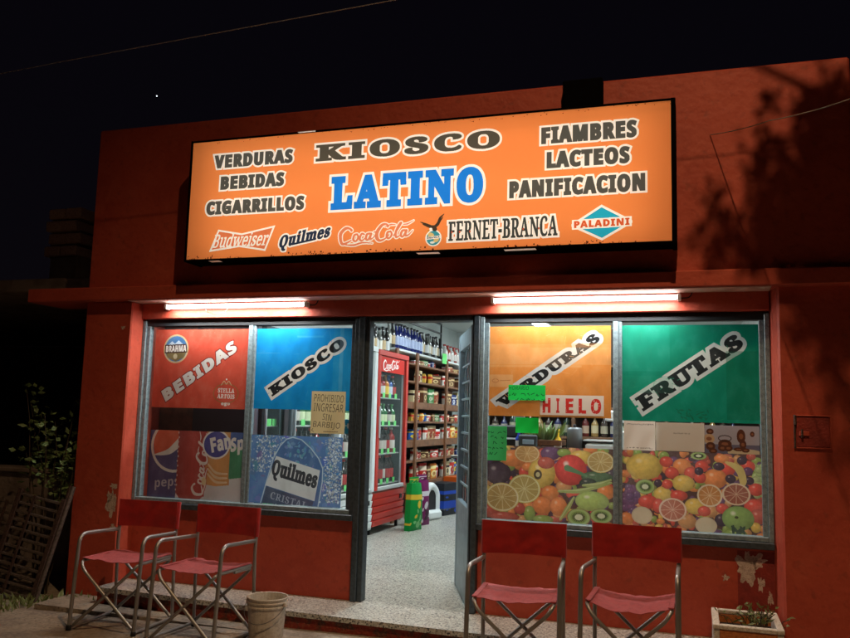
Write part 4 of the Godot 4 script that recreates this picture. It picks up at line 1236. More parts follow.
func fruit_posters() -> void:
	var r := RandomNumberGenerator.new(); r.seed = 17
	var cols := [c8(196, 62, 48), c8(206, 112, 54), c8(200, 160, 66), c8(120, 140, 60), c8(84, 52, 84), c8(52, 38, 50), c8(170, 66, 52), c8(186, 126, 74)]
	# first sheet: halved lemons, a red pepper, an apple
	var c := board(-1.355, -0.497, 0.725, 1.212, 620, c8(70, 44, 36))
	var q := func(x, y): return c.p(-1.339 + (x - 35) * 0.001127, 1.208 - (y - 92) * 0.001136)
	for i in 150: ball(c, Vector2(r.randf() * c.w, r.randf() * c.h), 14 + r.randf() * 18, 12 + r.randf() * 16, cols[r.randi() % 8], i)
	var k := 0.7
	for a in [[105, 250, 82, 66, 5], [200, 160, 80, 50, 1], [60, 470, 60, 40, 6], [150, 500, 90, 26, 6], [420, 125, 58, 40, 4], [500, 118, 40, 24, 3], [600, 140, 70, 40, 2], [370, 240, 80, 84, 2], [395, 180, 50, 34, 6], [420, 350, 52, 42, 1], [375, 425, 58, 52, 1], [470, 425, 50, 54, 1], [500, 310, 46, 34, 7], [300, 475, 34, 44, 3], [380, 505, 60, 26, 3], [740, 330, 50, 44, 1], [730, 520, 60, 28, 1], [600, 540, 50, 26, 5], [240, 450, 34, 34, 6]]:
		ball(c, q.call(a[0], a[1]), a[2] * k, a[3] * k, cols[a[4]], a[0])
	c.ellipse(q.call(348, 250), 17, 20, c8(60, 50, 34)); c.ellipse(q.call(348, 250), 9, 10, c8(196, 186, 130))
	ball(c, q.call(540, 215), 92 * k, 88 * k, c8(196, 56, 50), 3, 0.9)
	ball(c, q.call(690, 250), 90 * k, 34 * k, c8(62, 88, 58), 8); ball(c, q.call(640, 285), 50 * k, 28 * k, c8(34, 44, 36), 9)
	c.curve([q.call(520, 205), q.call(570, 222), q.call(630, 245)], [26, 16, 10], c8(84, 128, 84))
	slice(c, q.call(282, 130), 76 * k, 52 * k, c8(210, 140, 62), c8(224, 196, 140), c8(216, 158, 84), 10)
	slice(c, q.call(710, 162), 78 * k, 62 * k, c8(204, 160, 70), c8(222, 206, 150), c8(206, 166, 90), 10)
	slice(c, q.call(268, 335), 97 * k, 84 * k, c8(196, 176, 70), c8(220, 212, 150), c8(196, 166, 84), 10)
	slice(c, q.call(135, 390), 104 * k, 84 * k, c8(200, 176, 84), c8(224, 212, 160), c8(200, 160, 84), 11, 0.2)
	for e in [[470, 340, 600, 330, 772, 278], [480, 500, 520, 440, 560, 370], [610, 300, 700, 290, 770, 262]]:
		c.curve([q.call(e[0], e[1]), q.call(e[2], e[3]), q.call(e[4], e[5])], [8, 20, 8], c8(150, 166, 84)); c.curve([q.call(e[0], e[1] - 5), q.call(e[2], e[3] - 5), q.call(e[4], e[5] - 5)], [2, 5, 2], c8(190, 200, 126))
	ball(c, q.call(662, 385), 96 * k, 56 * k, c8(150, 172, 84), 12, 0.8)
	kiwi(c, q.call(588, 480), 68 * k, 50 * k); kiwi(c, q.call(715, 466), 64 * k, 42 * k)
	glass_haze(c, c8(196, 184, 176), 0.2); film(c, 67, 0.7)
	stick("fruit_poster", c, -1.355, -0.497, 0.725, 1.212, -0.006, "fruit photograph poster with a red pepper and halved lemons", "poster", 0.9)
	# second sheet: grapefruit halves, grapes, a green apple
	c = board(-0.446, 0.395, 0.725, 1.212, 620, c8(70, 42, 38))
	q = func(x, y): return c.p(-0.44 + (x - 38) * 0.001122, 1.212 - (y - 100 - (x - 38) * 0.04) * 0.00117)
	for i in 260: ball(c, Vector2(r.randf() * c.w, r.randf() * c.h), 8 + r.randf() * 15, 8 + r.randf() * 14, cols[r.randi() % 8], i + 500)
	for i in 34: ball(c, q.call(45 + r.randf() * 75, 300 + r.randf() * 150), 15, 15, c8(84 + r.randf() * 20, 62, 96), i)
	for i in 34: ball(c, q.call(730 + r.randf() * 70, 190 + r.randf() * 150), 14, 14, c8(150, 160 + r.randf() * 16, 100), i)
	for a in [[160, 190, 100, 74, 2], [280, 165, 36, 30, 0], [365, 190, 50, 44, 1], [310, 225, 38, 32, 0], [410, 225, 34, 32, 0], [470, 190, 36, 32, 0], [600, 205, 44, 40, 0], [575, 150, 40, 26, 1], [710, 190, 38, 32, 0], [260, 340, 50, 42, 2], [370, 280, 58, 46, 2], [540, 255, 62, 54, 1], [460, 250, 32, 30, 0], [180, 380, 54, 38, 0], [235, 400, 34, 40, 0], [285, 285, 30, 26, 0], [345, 345, 44, 30, 0], [430, 400, 54, 44, 2], [520, 425, 30, 34, 7], [480, 425, 34, 28, 0], [575, 410, 34, 28, 0], [740, 400, 54, 44, 0], [760, 450, 46, 40, 6], [750, 310, 40, 34, 0], [745, 505, 26, 28, 2], [60, 470, 40, 34, 1], [390, 480, 50, 40, 7], [780, 560, 40, 30, 1], [570, 470, 36, 34, 5], [640, 540, 60, 30, 3], [330, 560, 50, 26, 6], [235, 280, 22, 22, 5], [455, 215, 24, 22, 5], [560, 190, 30, 22, 5], [620, 255, 28, 24, 5], [715, 265, 26, 22, 5], [680, 160, 26, 22, 5], [710, 215, 26, 22, 4]]:
		ball(c, q.call(a[0], a[1]), a[2] * k, a[3] * k, cols[a[4]], a[0])
	c.curve([q.call(600, 170), q.call(665, 205), q.call(685, 270), q.call(670, 300)], [10, 30, 26, 8], c8(206, 178, 96))
	kiwi(c, q.call(165, 300), 54 * k, 42 * k); kiwi(c, q.call(455, 135), 44 * k, 22 * k)
	slice(c, q.call(510, 343), 66 * k, 62 * k, c8(222, 190, 150), c8(226, 200, 160), c8(214, 130, 60), 10)
	slice(c, q.call(648, 335), 73 * k, 60 * k, c8(216, 186, 150), c8(220, 190, 150), c8(158, 74, 50), 10, 0.3)
	slice(c, q.call(313, 420), 74 * k, 64 * k, c8(228, 190, 160), c8(230, 196, 166), c8(206, 112, 84), 10, 0.1)
	c.ellipse(q.call(147, 453), 57 * k, 48 * k, c8(206, 180, 140)); c.ellipse(q.call(147, 453), 50 * k, 42 * k, c8(212, 190, 152))
	c.ellipse(q.call(490, 500), 57 * k, 46 * k, c8(206, 180, 140)); c.ellipse(q.call(490, 500), 50 * k, 40 * k, c8(212, 190, 152))
	ball(c, q.call(655, 460), 82 * k, 66 * k, c8(118, 150, 74), 5, 0.8); c.ellipse(q.call(648, 455), 7, 5, c8(60, 64, 34))
	for i in 8: c.ellipse(q.call(590 + r.randf() * 90, 510 + r.randf() * 40), 18, 6, c8(40, 62, 46), r.randf() * 3, 12)
	glass_haze(c, c8(196, 184, 176), 0.2); film(c, 67, 0.7)
	stick("fruit_poster", c, -0.446, 0.395, 0.725, 1.212, -0.006, "fruit photograph poster with grapefruit halves grapes and an apple", "poster", 0.9)
# ------------------------------------------------------------------ inside the shop

func cooler(called: String, label: String, z_near: float, w: float, col: Material, header: Canvas, hgt := 2.0) -> Node3D:
	# an upright glass-door cooler; local x runs into the shop, local +z is its front
	var t = thing(called, label, "cooler", Vector3(-3.33, 0.1, z_near), PI / 2)
	var dp := 0.58
	var base := 0.47
	var st = ST()
	box(st, Vector3(0.012, (hgt + 0.06) / 2, -dp / 2), Vector3(0.024, hgt - 0.06, dp - 0.03), 0.006); obj("side_panel", st, M.cooler_white, t)
	st = ST(); box(st, Vector3(w - 0.012, (hgt + 0.06) / 2, -dp / 2), Vector3(0.024, hgt - 0.06, dp - 0.03), 0.006); obj("side_panel", st, M.cooler_white, t)
	st = ST(); box(st, Vector3(w / 2, hgt - 0.02, -dp / 2), Vector3(w - 0.05, 0.04, dp - 0.03), 0.004); obj("top_panel", st, M.cooler_white, t)
	st = ST(); box(st, Vector3(w / 2, (hgt + base) / 2, -dp + 0.03), Vector3(w - 0.05, hgt - base - 0.06, 0.02)); obj("back_panel", st, M.cooler_inside, t)
	st = ST(); box(st, Vector3(w / 2, 0.25, -dp / 2 - 0.02), Vector3(w - 0.05, 0.36, dp - 0.1), 0.004); obj("motor_box", st, M.cooler_white, t)
	for s in [0.03, w - 0.03]:
		st = ST(); box(st, Vector3(s, (hgt + base) / 2, -dp / 2), Vector3(0.008, hgt - base - 0.06, dp - 0.1)); obj("liner", st, M.cooler_inside, t)
	# louvred kick panel
	for i in 5:
		var y := 0.09 + i * 0.074
		st = ST()
		prism(st, PackedVector2Array([Vector2(-0.03, y), Vector2(0.004, y), Vector2(0.016, y + 0.06), Vector2(-0.03, y + 0.068)]), 0.004, w - 0.004, Transform3D(Basis(Vector3(0, 0, 1), Vector3(1, 0, 0), Vector3(0, 1, 0)), Vector3.ZERO))
		obj("louvre", st, col, t)
	st = ST(); box(st, Vector3(w * 0.86, 0.36, 0.018), Vector3(0.07, 0.05, 0.012), 0.003); obj("badge", st, M.black_plastic, t)
	for s in [0.06, w - 0.06]:
		for q in [-0.06, -dp + 0.08]:
			st = ST(); tube(st, [Vector3(s, 0.0, q), Vector3(s, 0.08, q)], 0.02, 8); obj("foot", st, M.rubber, t)
	# header and door
	st = ST(); box(st, Vector3(w / 2, hgt - 0.03, 0.005), Vector3(w - 0.004, 0.06, 0.05), 0.006); obj("header", st, col, t)
	var d := sub("door", t)
	for q in [[0.038, 0.0, (base + hgt - 0.06) / 2, hgt - 0.065 - base, 0.076], [w - 0.038, 0.0, (base + hgt - 0.06) / 2, hgt - 0.065 - base, 0.076]]:
		st = ST(); box(st, Vector3(q[0], q[2], 0.008), Vector3(q[4], q[3], 0.04), 0.006); obj("door_frame", st, col, d)
	st = ST(); box(st, Vector3(w / 2, base + 0.02, 0.008), Vector3(w - 0.122, 0.04, 0.036), 0.004); obj("door_frame", st, M.wire_shelf, d)
	st = ST(); quad(st, Vector3(0.06, hgt - 0.065, 0.006), Vector3(w - 0.06, hgt - 0.065, 0.006), Vector3(w - 0.06, base + 0.04, 0.006), Vector3(0.06, base + 0.04, 0.006)); obj("pane", st, M.cooler_glass, d)
	st = ST(); tube(st, [Vector3(0.03, 1.05, 0.045), Vector3(0.03, 1.4, 0.045)], 0.011, 8); obj("handle", st, M.wire_shelf, d)
	if header:
		var hm := obj("header_print", sheet(w - 0.2, 0.17, 0.004), printed(header, 0.35), d)
		hm.position = Vector3(w / 2 - 0.03, hgt - 0.155, 0.014)
	for y in [0.52, 0.86, 1.18, 1.5]:
		st = ST(); box(st, Vector3(w / 2, y, -0.29), Vector3(w - 0.06, 0.012, 0.46)); obj("wire_shelf", st, M.wire_shelf, t)
		for i in 4:
			st = ST(); box(st, Vector3(w * (0.2 + 0.2 * i), y + 0.03, -0.058), Vector3(0.075, 0.06, 0.002)); obj("price_tag", st, M.price_green, t)
	return t

func bottle_parts(h: float, r: float, style: int) -> Array:
	# [[name, mesh, ...]] shared by every bottle of the style
	var key := "bottle%s%s%d" % [h, r, style]
	if M.has(key): return M[key]
	var st = ST()
	var neck := r * (0.36 if style != 2 else 0.42)
	var sh := h * (0.62 if style != 1 else 0.55)
	lathe(st, [Vector2(0, 0), Vector2(r * 0.9, 0), Vector2(r, h * 0.02), Vector2(r, sh), Vector2(r * 0.86, sh + h * 0.06), Vector2(neck, sh + h * 0.17), Vector2(neck, h * 0.93)], 12)
	st.generate_normals()
	var body := st.commit()
	st = ST(); lathe(st, [Vector2(neck * 1.25, h * 0.91), Vector2(neck * 1.25, h), Vector2(0, h)], 10)
	st.generate_normals()
	var cap := st.commit()
	st = ST(); lathe(st, [Vector2(r * 1.02, h * 0.16), Vector2(r * 1.02, h * 0.5)], 12)
	st.generate_normals()
	M[key] = [body, cap, st.commit()]
	return M[key]

func nth(key: String) -> String:
	# first, second ... of what key names
	taken["nth " + key] = taken.get("nth " + key, 0) + 1
	var n: int = taken["nth " + key]
	var names := ["", "first", "second", "third", "fourth", "fifth", "sixth", "seventh", "eighth", "ninth", "tenth", "eleventh", "twelfth"]
	return names[n] if n < names.size() else "%dth" % n

func bottle(at: Vector3, h: float, r: float, style: int, liquid: Color, cap: Color, lab: Color, label: String, group: String) -> void:
	var p := bottle_parts(h, r, style)
	var t = thing("bottle", label, "bottle", at, rng.randf() * 6.0, group)
	obj("body", p[0], plain(liquid, 0.12), t)
	obj("cap", p[1], plain(cap, 0.4), t)
	obj("label", p[2], plain(lab, 0.6), t)

func plain(col: Color, rough: float) -> StandardMaterial3D:
	var key := "plain" + col.to_html() + str(rough)
	return M[key] if M.has(key) else mat(key, col, rough)

func interior() -> void:
	var st
	# row of coolers along the side wall
	var hc := Canvas.new(420, 90, c8(196, 40, 30))
	script_logo(hc, Vector2(50, 6), 280, 80, c8(196, 40, 30), c8(240, 236, 232))
	cooler("red_cooler", "red soft drink cooler with a glass door and slatted base", -3.0, 1.0, M.cooler_red, hc, 2.03)
	cooler("white_cooler", "white upright cooler with a glass door next to the red one", -1.99, 0.98, M.cooler_white, null, 2.05)
	cooler("grey_cooler", "grey upright cooler with a glass door behind the bottle poster", -0.96, 0.98, M.cooler_grey, null, 2.0)
	cooler("dark_cooler", "narrow charcoal cooler behind the icy blue poster", -0.44, 0.46, M.charcoal_board, null, 2.0)
	var liquids := [c8(30, 18, 14), c8(196, 120, 30), c8(40, 84, 160), c8(30, 100, 52), c8(150, 30, 26), c8(210, 196, 120), c8(24, 20, 22)]
	var caps := [c8(190, 30, 24), c8(230, 140, 30), c8(40, 80, 170), c8(30, 120, 50), c8(230, 230, 226), c8(220, 190, 40), c8(20, 20, 22)]
	var labs := [c8(176, 30, 26), c8(228, 190, 60), c8(200, 210, 226), c8(210, 224, 180), c8(226, 220, 210), c8(60, 130, 70), c8(196, 190, 180)]
	var words := ["dark cola", "amber soda", "blue drink", "green soda", "red juice", "pale lemonade", "black stout"]
	var which := ["red cooler", "white cooler", "grey cooler"]
	var level := ["bottom", "second", "third", "top"]
	var z0s := [-3.0, -1.99, -0.96]
	for ci in 3:
		for si in 4:
			for i in 7:
				var k: int = [[0, 0, 6, 0, 6, 0, 0], [5, 1, 0, 6, 6, 0, 4], [3, 3, 6, 3, 3, 6, 3], [5, 2, 2, 4, 1, 2, 0]][si][i]
				var h: float = [0.31, 0.29, 0.25, 0.27][si]
				bottle(Vector3(-3.33 - 0.13 - 0.02 * rng.randf(), 0.1 + [0.527, 0.867, 1.187, 1.507][si], z0s[ci] - 0.12 - i * 0.124), h, 0.05, 0, liquids[k], caps[k], labs[k], "%s %s bottle from the handle side, %s shelf of the %s" % [nth(words[k] + str(ci) + str(si)), words[k], level[si], which[ci]], "%s bottles in the %s" % [words[k], which[ci]])
	# panels just behind the first pane
	st = ST(); slab(st, -4.29, -3.93, 0.1, 2.12, -0.5, -0.46, 0.004)
	tag(obj("wood_panel", st, M.brown_board), "brown wooden panel standing behind the red poster pane", "panel")
	st = ST(); slab(st, -3.925, -3.40, 0.1, 2.12, -0.43, -0.40, 0.004)
	tag(obj("display_back", st, M.charcoal_board), "charcoal back of a display unit behind the red poster pane", "panel")
	# bags and packs on the floor in front of the shelves
	floor_bag("green_bag", Vector3(-3.08, 0.1, -3.66), 0.26, 0.62, 0.18, [c8(26, 140, 62), c8(214, 180, 60), c8(120, 190, 120)], "tall green plastic sack of pet food on the floor", "bag")
	floor_bag("purple_bag", Vector3(-3.14, 0.1, -4.12), 0.3, 0.62, 0.16, [c8(110, 30, 84), c8(206, 200, 206), c8(60, 16, 46)], "purple and white sack leaning behind the green one", "bag")
	jug(Vector3(-3.22, 0.1, -4.75))
	floor_bag("bottle_pack", Vector3(-3.25, 0.1, -5.4), 0.4, 0.42, 0.3, [c8(40, 42, 48), c8(36, 70, 170), c8(90, 94, 100)], "dark shrink wrapped pack with a blue band on the floor", "pack")
	floor_bag("orange_crate", Vector3(-3.22, 0.1, -6.1), 0.4, 0.46, 0.3, [c8(206, 92, 34), c8(180, 76, 28), c8(224, 120, 50)], "orange carton on the floor at the end of the shelves", "carton")
	floor_bag("white_sack", Vector3(-3.42, 0.1, -5.05), 0.34, 0.46, 0.2, [c8(190, 192, 190), c8(150, 154, 156), c8(206, 206, 204)], "pale rumpled sack behind the white jug", "bag")
	# counter with what stands on it, seen between the posters
	var t = thing("counter", "dark shop counter behind the orange poster", "counter")
	st = ST(); slab(st, -1.7, 0.5, 0.1, 1.08, -1.75, -1.15, 0.006); obj("body", st, M.brown_board, t)
	st = ST(); slab(st, -1.74, 0.54, 1.081, 1.12, -1.8, -1.1, 0.006); obj("top", st, M.charcoal_board, t)
	rebase(t, Vector3(-0.6, 0.1, -1.45))
	t = thing("weighing_scale", "white shop scale with a display on the counter", "scale", Vector3(-0.68, 1.12, -1.4))
	st = ST(); box(st, Vector3(0, 0.05, 0), Vector3(0.3, 0.09, 0.3), 0.015); obj("base", st, M.white_metal, t)
	st = ST(); box(st, Vector3(0, 0.115, 0), Vector3(0.34, 0.018, 0.3), 0.008); obj("pan", st, M.chrome_tube, t)
	st = ST(); tube(st, [Vector3(0.1, 0.08, -0.13), Vector3(0.1, 0.3, -0.13)], 0.018, 10); obj("post", st, M.chrome_tube, t)
	st = ST(); box(st, Vector3(0.1, 0.32, -0.13), Vector3(0.24, 0.09, 0.06), 0.012); obj("display", st, M.white_metal, t)
	t = thing("metal_canister", "brushed metal canister standing beside the shop scale", "canister", Vector3(-0.92, 1.12, -1.3))
	st = ST(); lathe(st, [Vector2(0, 0), Vector2(0.06, 0), Vector2(0.062, 0.2), Vector2(0.055, 0.215), Vector2(0, 0.22)], 18); obj("body", st, M.galvanised, t)
	st = ST(); lathe(st, [Vector2(0.012, 0.22), Vector2(0.014, 0.24), Vector2(0, 0.245)], 10); obj("lid_knob", st, M.black_plastic, t)
	t = thing("cash_register", "black cash register on the counter behind the tall green card", "register", Vector3(-1.5, 1.12, -1.35))
	st = ST(); box(st, Vector3(0, 0.06, 0), Vector3(0.34, 0.12, 0.34), 0.012); obj("base", st, M.black_plastic, t)
	st = ST(); box(st, Vector3(0, 0.17, -0.06), Vector3(0.3, 0.1, 0.16), 0.012); obj("keyboard_block", st, M.charcoal_board, t)
	st = ST(); box(st, Vector3(0.1, 0.28, -0.06), Vector3(0.09, 0.06, 0.04), 0.006); obj("display", st, M.cooler_grey, t)
	t = thing("vegetable_crate", "crate of leafy greens on the counter beside the metal canister", "crate", Vector3(-1.17, 1.12, -1.3))
	for y in [0.03, 0.09]:
		for s in [-1, 1]:
			st = ST(); box(st, Vector3(0, y, s * 0.14), Vector3(0.3, 0.045, 0.01), 0.002); obj("slat", st, M.shelf_timber, t)
			st = ST(); box(st, Vector3(s * 0.155, y, 0), Vector3(0.01, 0.045, 0.27), 0.002); obj("slat", st, M.shelf_timber, t)
	st = ST()
	for i in 70:
		var a := rng.randf() * TAU; var q := rng.randf() * 0.12
		leaf(st, Vector3(cos(a) * q, 0.07 + rng.randf() * 0.05, sin(a) * q), Vector3(cos(a) * 0.7, 1.0, sin(a) * 0.7).normalized(), 0.1 + rng.randf() * 0.1, 0.02)
	obj("greens", st, M.leaf, t)
	for q in [[-1.04, c8(226, 180, 50), "yellow squeeze bottle on the counter"], [-1.36, c8(40, 60, 150), "blue capped bottle by the cash register"]]:
		bottle(Vector3(q[0], 1.12, -1.2), 0.2, 0.03, 1, q[1], q[1], c8(220, 216, 206), q[2], "")
	t = thing("back_cabinet", "dark brown open cabinet behind the counter", "cabinet")
	st = ST(); slab(st, -1.95, 0.6, 0.1, 2.3, -2.75, -2.72, 0.004); obj("back_board", st, M.shelf_back, t)
	for x in [-1.95, -1.1, -0.25, 0.57]:
		st = ST(); slab(st, x, x + 0.03, 0.1, 2.3, -2.715, -2.4, 0.003); obj("upright", st, M.brown_board, t)
	for y in [0.5, 0.95, 1.22, 1.5, 1.9]:
		for x in [-1.918, -1.068, -0.218]:
			st = ST(); slab(st, x, x + 0.785, y, y + 0.025, -2.714, -2.4, 0.003); obj("shelf", st, M.brown_board, t)
	rebase(t, Vector3(-0.67, 0.1, -2.56))
	for i in 26:
		var x := -1.86 + i * 0.088
		if absf(x + 1.085) < 0.06 or absf(x + 0.235) < 0.06: continue
		var k := [c8(60, 50, 44), c8(150, 120, 70), c8(90, 30, 28), c8(180, 176, 166), c8(40, 60, 50), c8(40, 44, 80)][(i * 5) % 6] as Color
		for y in [1.246, 0.976]:
			bottle(Vector3(x, y, -2.5), 0.2 + 0.04 * rng.randf(), 0.034, i % 2, k, c8(30, 30, 30), c8(190, 180, 150).lerp(k, 0.3), "%s small bottle along the %s shelf of the cabinet behind the counter" % [nth("cab" + str(y)), "upper" if y > 1.1 else "lower"], "bottles behind the counter")
	for q in [[-1.62, 0.16, 0.19, c8(34, 34, 38), "black receipt printer beside the cash register"], [-1.28, 0.15, 0.15, c8(60, 66, 70), "grey card terminal on the counter behind the blank green card"], [-0.42, 0.24, 0.2, c8(206, 204, 196), "pale carton on the counter beside the shop scale"]]:
		var p := thing("counter_item", q[4], "device", Vector3(q[0], 1.12, -1.18), 0.2)
		st = ST(); box(st, Vector3(0, q[2] / 2, 0), Vector3(q[1], q[2], 0.16), 0.012); obj("case", st, plain(q[3], 0.5), p)
		st = ST(); box(st, Vector3(0, q[2] * 0.62, 0.082), Vector3(q[1] * 0.6, q[2] * 0.25, 0.006), 0.002); obj("screen_plate", st, plain(c8(150, 170, 186), 0.3), p)

func floor_bag(called: String, at: Vector3, w: float, h: float, d: float, cols: Array, label: String, cat: String) -> void:
	var c := Canvas.new(64, 128, cols[0])
	var r := RandomNumberGenerator.new(); r.seed = called.hash()
	c.rect(0, 30, 64, 14, cols[1])
	for i in 10: c.ellipse(Vector2(r.randf() * 64, 50 + r.randf() * 70), 3 + r.randf() * 9, 2 + r.randf() * 8, cols[1 + i % 2], r.randf() * 3, 12)
	if called == "bottle_pack": c.rect(0, 70, 64, 30, cols[1])
	var t = thing(called, label, cat, at, PI / 2 - 0.25)
	var bag := called.ends_with("bag") or called.ends_with("sack")
	obj("body", pack_mesh(w, h * (0.86 if bag else 1.0), d, 0.62 if bag else 0.06, called.length()), printed(c, 0.4), t)
	if bag:
		var o := obj("gathered_top", pack_mesh(w * 0.74, h * 0.14, d * 0.12, 0.5, 3), printed(c, 0.4), t)
		o.position.y = h * 0.83

func jug(at: Vector3) -> void:
	var t = thing("white_jug", "white plastic jug with a loop handle on the shop floor", "jug", at, PI / 2 - 0.3)
	var st = ST(); tube(st, bend([Vector3(-0.13, 0.02, 0), Vector3(-0.13, 0.34, 0), Vector3(0.0, 0.44, 0), Vector3(0.13, 0.34, 0), Vector3(0.13, 0.02, 0)], 0.12, 6), 0.05, 10)
	obj("handle", st, M.cooler_white, t)
	st = ST(); box(st, Vector3(0, 0.06, 0), Vector3(0.3, 0.12, 0.2), 0.03); obj("body", st, M.cooler_white, t)
	st = ST(); box(st, Vector3(0, 0.2, 0.0), Vector3(0.2, 0.34, 0.05), 0.01); obj("insert", st, M.black_plastic, t)

func shelving() -> void:
	# open timber shelves along the side wall; local x runs into the shop
	var zn := -4.08
	var W := 3.9
	var t = thing("shelf_unit", "tall brown timber shelving full of groceries along the side wall", "shelving", Vector3(-3.5, 0.1, zn), PI / 2)
	var ys := [0.42, 0.72, 0.985, 1.235, 1.49, 1.765, 2.0, 2.145]
	var st
	for i in ys.size():
		var thick := 0.09 if i in [0, 2, 4] else 0.026
		st = ST(); box(st, Vector3(W / 2, ys[i] - thick / 2, -0.19), Vector3(W, thick, 0.36), 0.003)
		obj("shelf", st, M.cooler_white if i == 7 else M.shelf_timber, t)
	for x in [0.03, 0.83, 2.22, 3.87]:
		st = ST(); box(st, Vector3(x, 1.07, 0.0), Vector3(0.075, 2.14, 0.03), 0.003); obj("post", st, M.shelf_timber, t)
	st = ST(); box(st, Vector3(W / 2, 1.07, -0.395), Vector3(W, 2.14, 0.02)); obj("back_board", st, M.shelf_back, t)
	st = ST(); box(st, Vector3(2.05, 2.16, 0.012), Vector3(0.22, 0.15, 0.002)); obj("price_card", st, M.price_green, t)
	# wire rail above the bottles
	for h in [2.52, 2.66]:
		st = ST(); box(st, Vector3(0.35, h, -0.02), Vector3(3.2, 0.022, 0.022)); obj("rail", st, M.black_plastic, t)
	st = ST(); box(st, Vector3(1.95, 2.41, -0.02), Vector3(0.02, 0.5, 0.02)); obj("rail", st, M.black_plastic, t)
	st = ST(); tube(st, [Vector3(1.3, 2.67, -0.02), Vector3(1.3, 2.8, -0.02)], 0.008, 6); obj("rail", st, M.black_plastic, t)
	# groceries: kinds of pack with their print
	var kinds := []
	var defs := [["red and white packet", c8(196, 40, 34), c8(232, 226, 214), 0], ["cream carton", c8(224, 206, 160), c8(60, 44, 40), 0], ["yellow pasta bag", c8(222, 184, 80), c8(196, 60, 40), 1], ["white flour bag", c8(228, 224, 214), c8(190, 60, 50), 1], ["blue and yellow bag", c8(40, 90, 170), c8(226, 196, 70), 1], ["brown coffee pack", c8(100, 64, 44), c8(216, 190, 140), 0], ["white and red carton", c8(232, 230, 224), c8(200, 40, 40), 0], ["green tea box", c8(70, 130, 76), c8(226, 220, 200), 0], ["orange snack bag", c8(220, 130, 50), c8(240, 220, 150), 1], ["dark blue packet", c8(36, 52, 110), c8(210, 214, 224), 0], ["pale biscuit pack", c8(214, 190, 150), c8(150, 70, 50), 1], ["red snack bag", c8(190, 44, 36), c8(236, 214, 190), 1]]
	for i in defs.size():
		var d: Array = defs[i]
		var c := Canvas.new(48, 64, d[1])
		var r := RandomNumberGenerator.new(); r.seed = i + 40
		c.rect(0, 8 + r.randi() % 10, 48, 8 + r.randi() % 10, d[2])
		c.ellipse(Vector2(24, 42), 10 + r.randf() * 8, 9 + r.randf() * 8, d[2], 0, 16); c.ellipse(Vector2(24, 42), 5 + r.randf() * 5, 4 + r.randf() * 5, d[1].lerp(d[2], 0.4).darkened(0.2), 0, 12)
		for k in 3: c.rect(6 + r.randi() % 8, 56 + k * 2, 30, 1, d[2])
		kinds.append([d[0], printed(c, 0.5), d[3]])
	var plan := [[10, 0, 11, 11, 5, 3, 6], [9, 4, 3, 5, 0, 3, 10], [8, 2, 4, 3, 10, 6, 3], [4, 10, 2, 3, 5, 7, 6], [5, 1, 1, 5, 7, 10, 3], [3, 5, 10, 1, 2, 0, 3], [10, 3, 6, 10, 5, 3, 1]]
	var level := ["bottom", "second", "third", "fourth", "fifth", "sixth", "seventh"]
	for li in 7:
		var room: float = ys[li + 1] - ys[li] - (0.1 if li + 1 in [2, 4] else 0.03)
		var x := 0.12
		var i := 0
		while x < 3.5:
			var k: Array = kinds[plan[li][i / 2 % 7] if rng.randf() < 0.75 else rng.randi() % 12]
			var h := (room - 0.015) * (0.72 + 0.27 * rng.randf())
			var w := 0.11 + 0.13 * rng.randf()
			if x + w > 3.8: break
			var skip := false
			for px in [0.83, 2.22]:
				if x < px + 0.04 and x + w > px - 0.04: skip = true
			if not skip and rng.randf() > 0.05:
				var o := thing("grocery_pack", "%s %s from the red cooler on the %s shelf up" % [nth(k[0] + str(li)), k[0], level[li]], "packet", Vector3(-3.5 - 0.09 - 0.05 * rng.randf(), 0.1 + ys[li] + 0.001, zn - x - w / 2), PI / 2 + rng.randfn(0, 0.16), "%s, %s shelf" % [k[0], level[li]])
				obj("wrapper", shared_pack(roundi(w * 50), roundi(h * 40), k[2]), k[1], o)
			x += w + 0.012
			i += 1
	# bottles along the top, clear and blue first, spirits further in
	for i in 30:
		var x := -0.95 + i * 0.105
		var blue := x > 0.15 and x < 1.25
		var y := 2.145 + 0.1 if x > -0.02 else 2.13 + 0.012
		bottle(Vector3(-3.58 - 0.05 * rng.randf(), y, zn - x), 0.31 + 0.03 * rng.randf(), 0.042, i % 2, c8(28, 38, 100) if blue else c8(46, 44, 44) if i % 3 else c8(120, 124, 120), c8(24, 24, 28), c8(176, 188, 222) if blue else [c8(226, 222, 210), c8(196, 170, 130), c8(210, 214, 216)][i % 3], "%s blue spirit bottle along the top of the timber shelving" % nth("b") if blue else ("%s dark spirit bottle from the street on the red cooler" % nth("r") if x < -0.02 else "%s dark spirit bottle along the top of the timber shelving" % nth("d")), "blue bottles on top" if blue else "dark bottles on top")
	for i in 7:
		bottle(Vector3(-3.6, 2.245, zn - 2.4 - i * 0.17), 0.26, 0.055, 0, c8(150, 60, 50) if i % 2 else c8(200, 200, 196), c8(160, 30, 30), c8(206, 196, 190), "%s red capped bottle at the far end of the top shelf" % nth("j"), "red capped bottles on top")

func shared_pack(w: int, h: int, bulgy: int) -> ArrayMesh:
	var key := "pack%d_%d_%d" % [w, h, bulgy]
	if not M.has(key): M[key] = pack_mesh(w / 50.0, h / 40.0 - 0.012, 0.08, 0.55 if bulgy else 0.03, w)
	return M[key]

# ------------------------------------------------------------------ chairs and things on the pavement

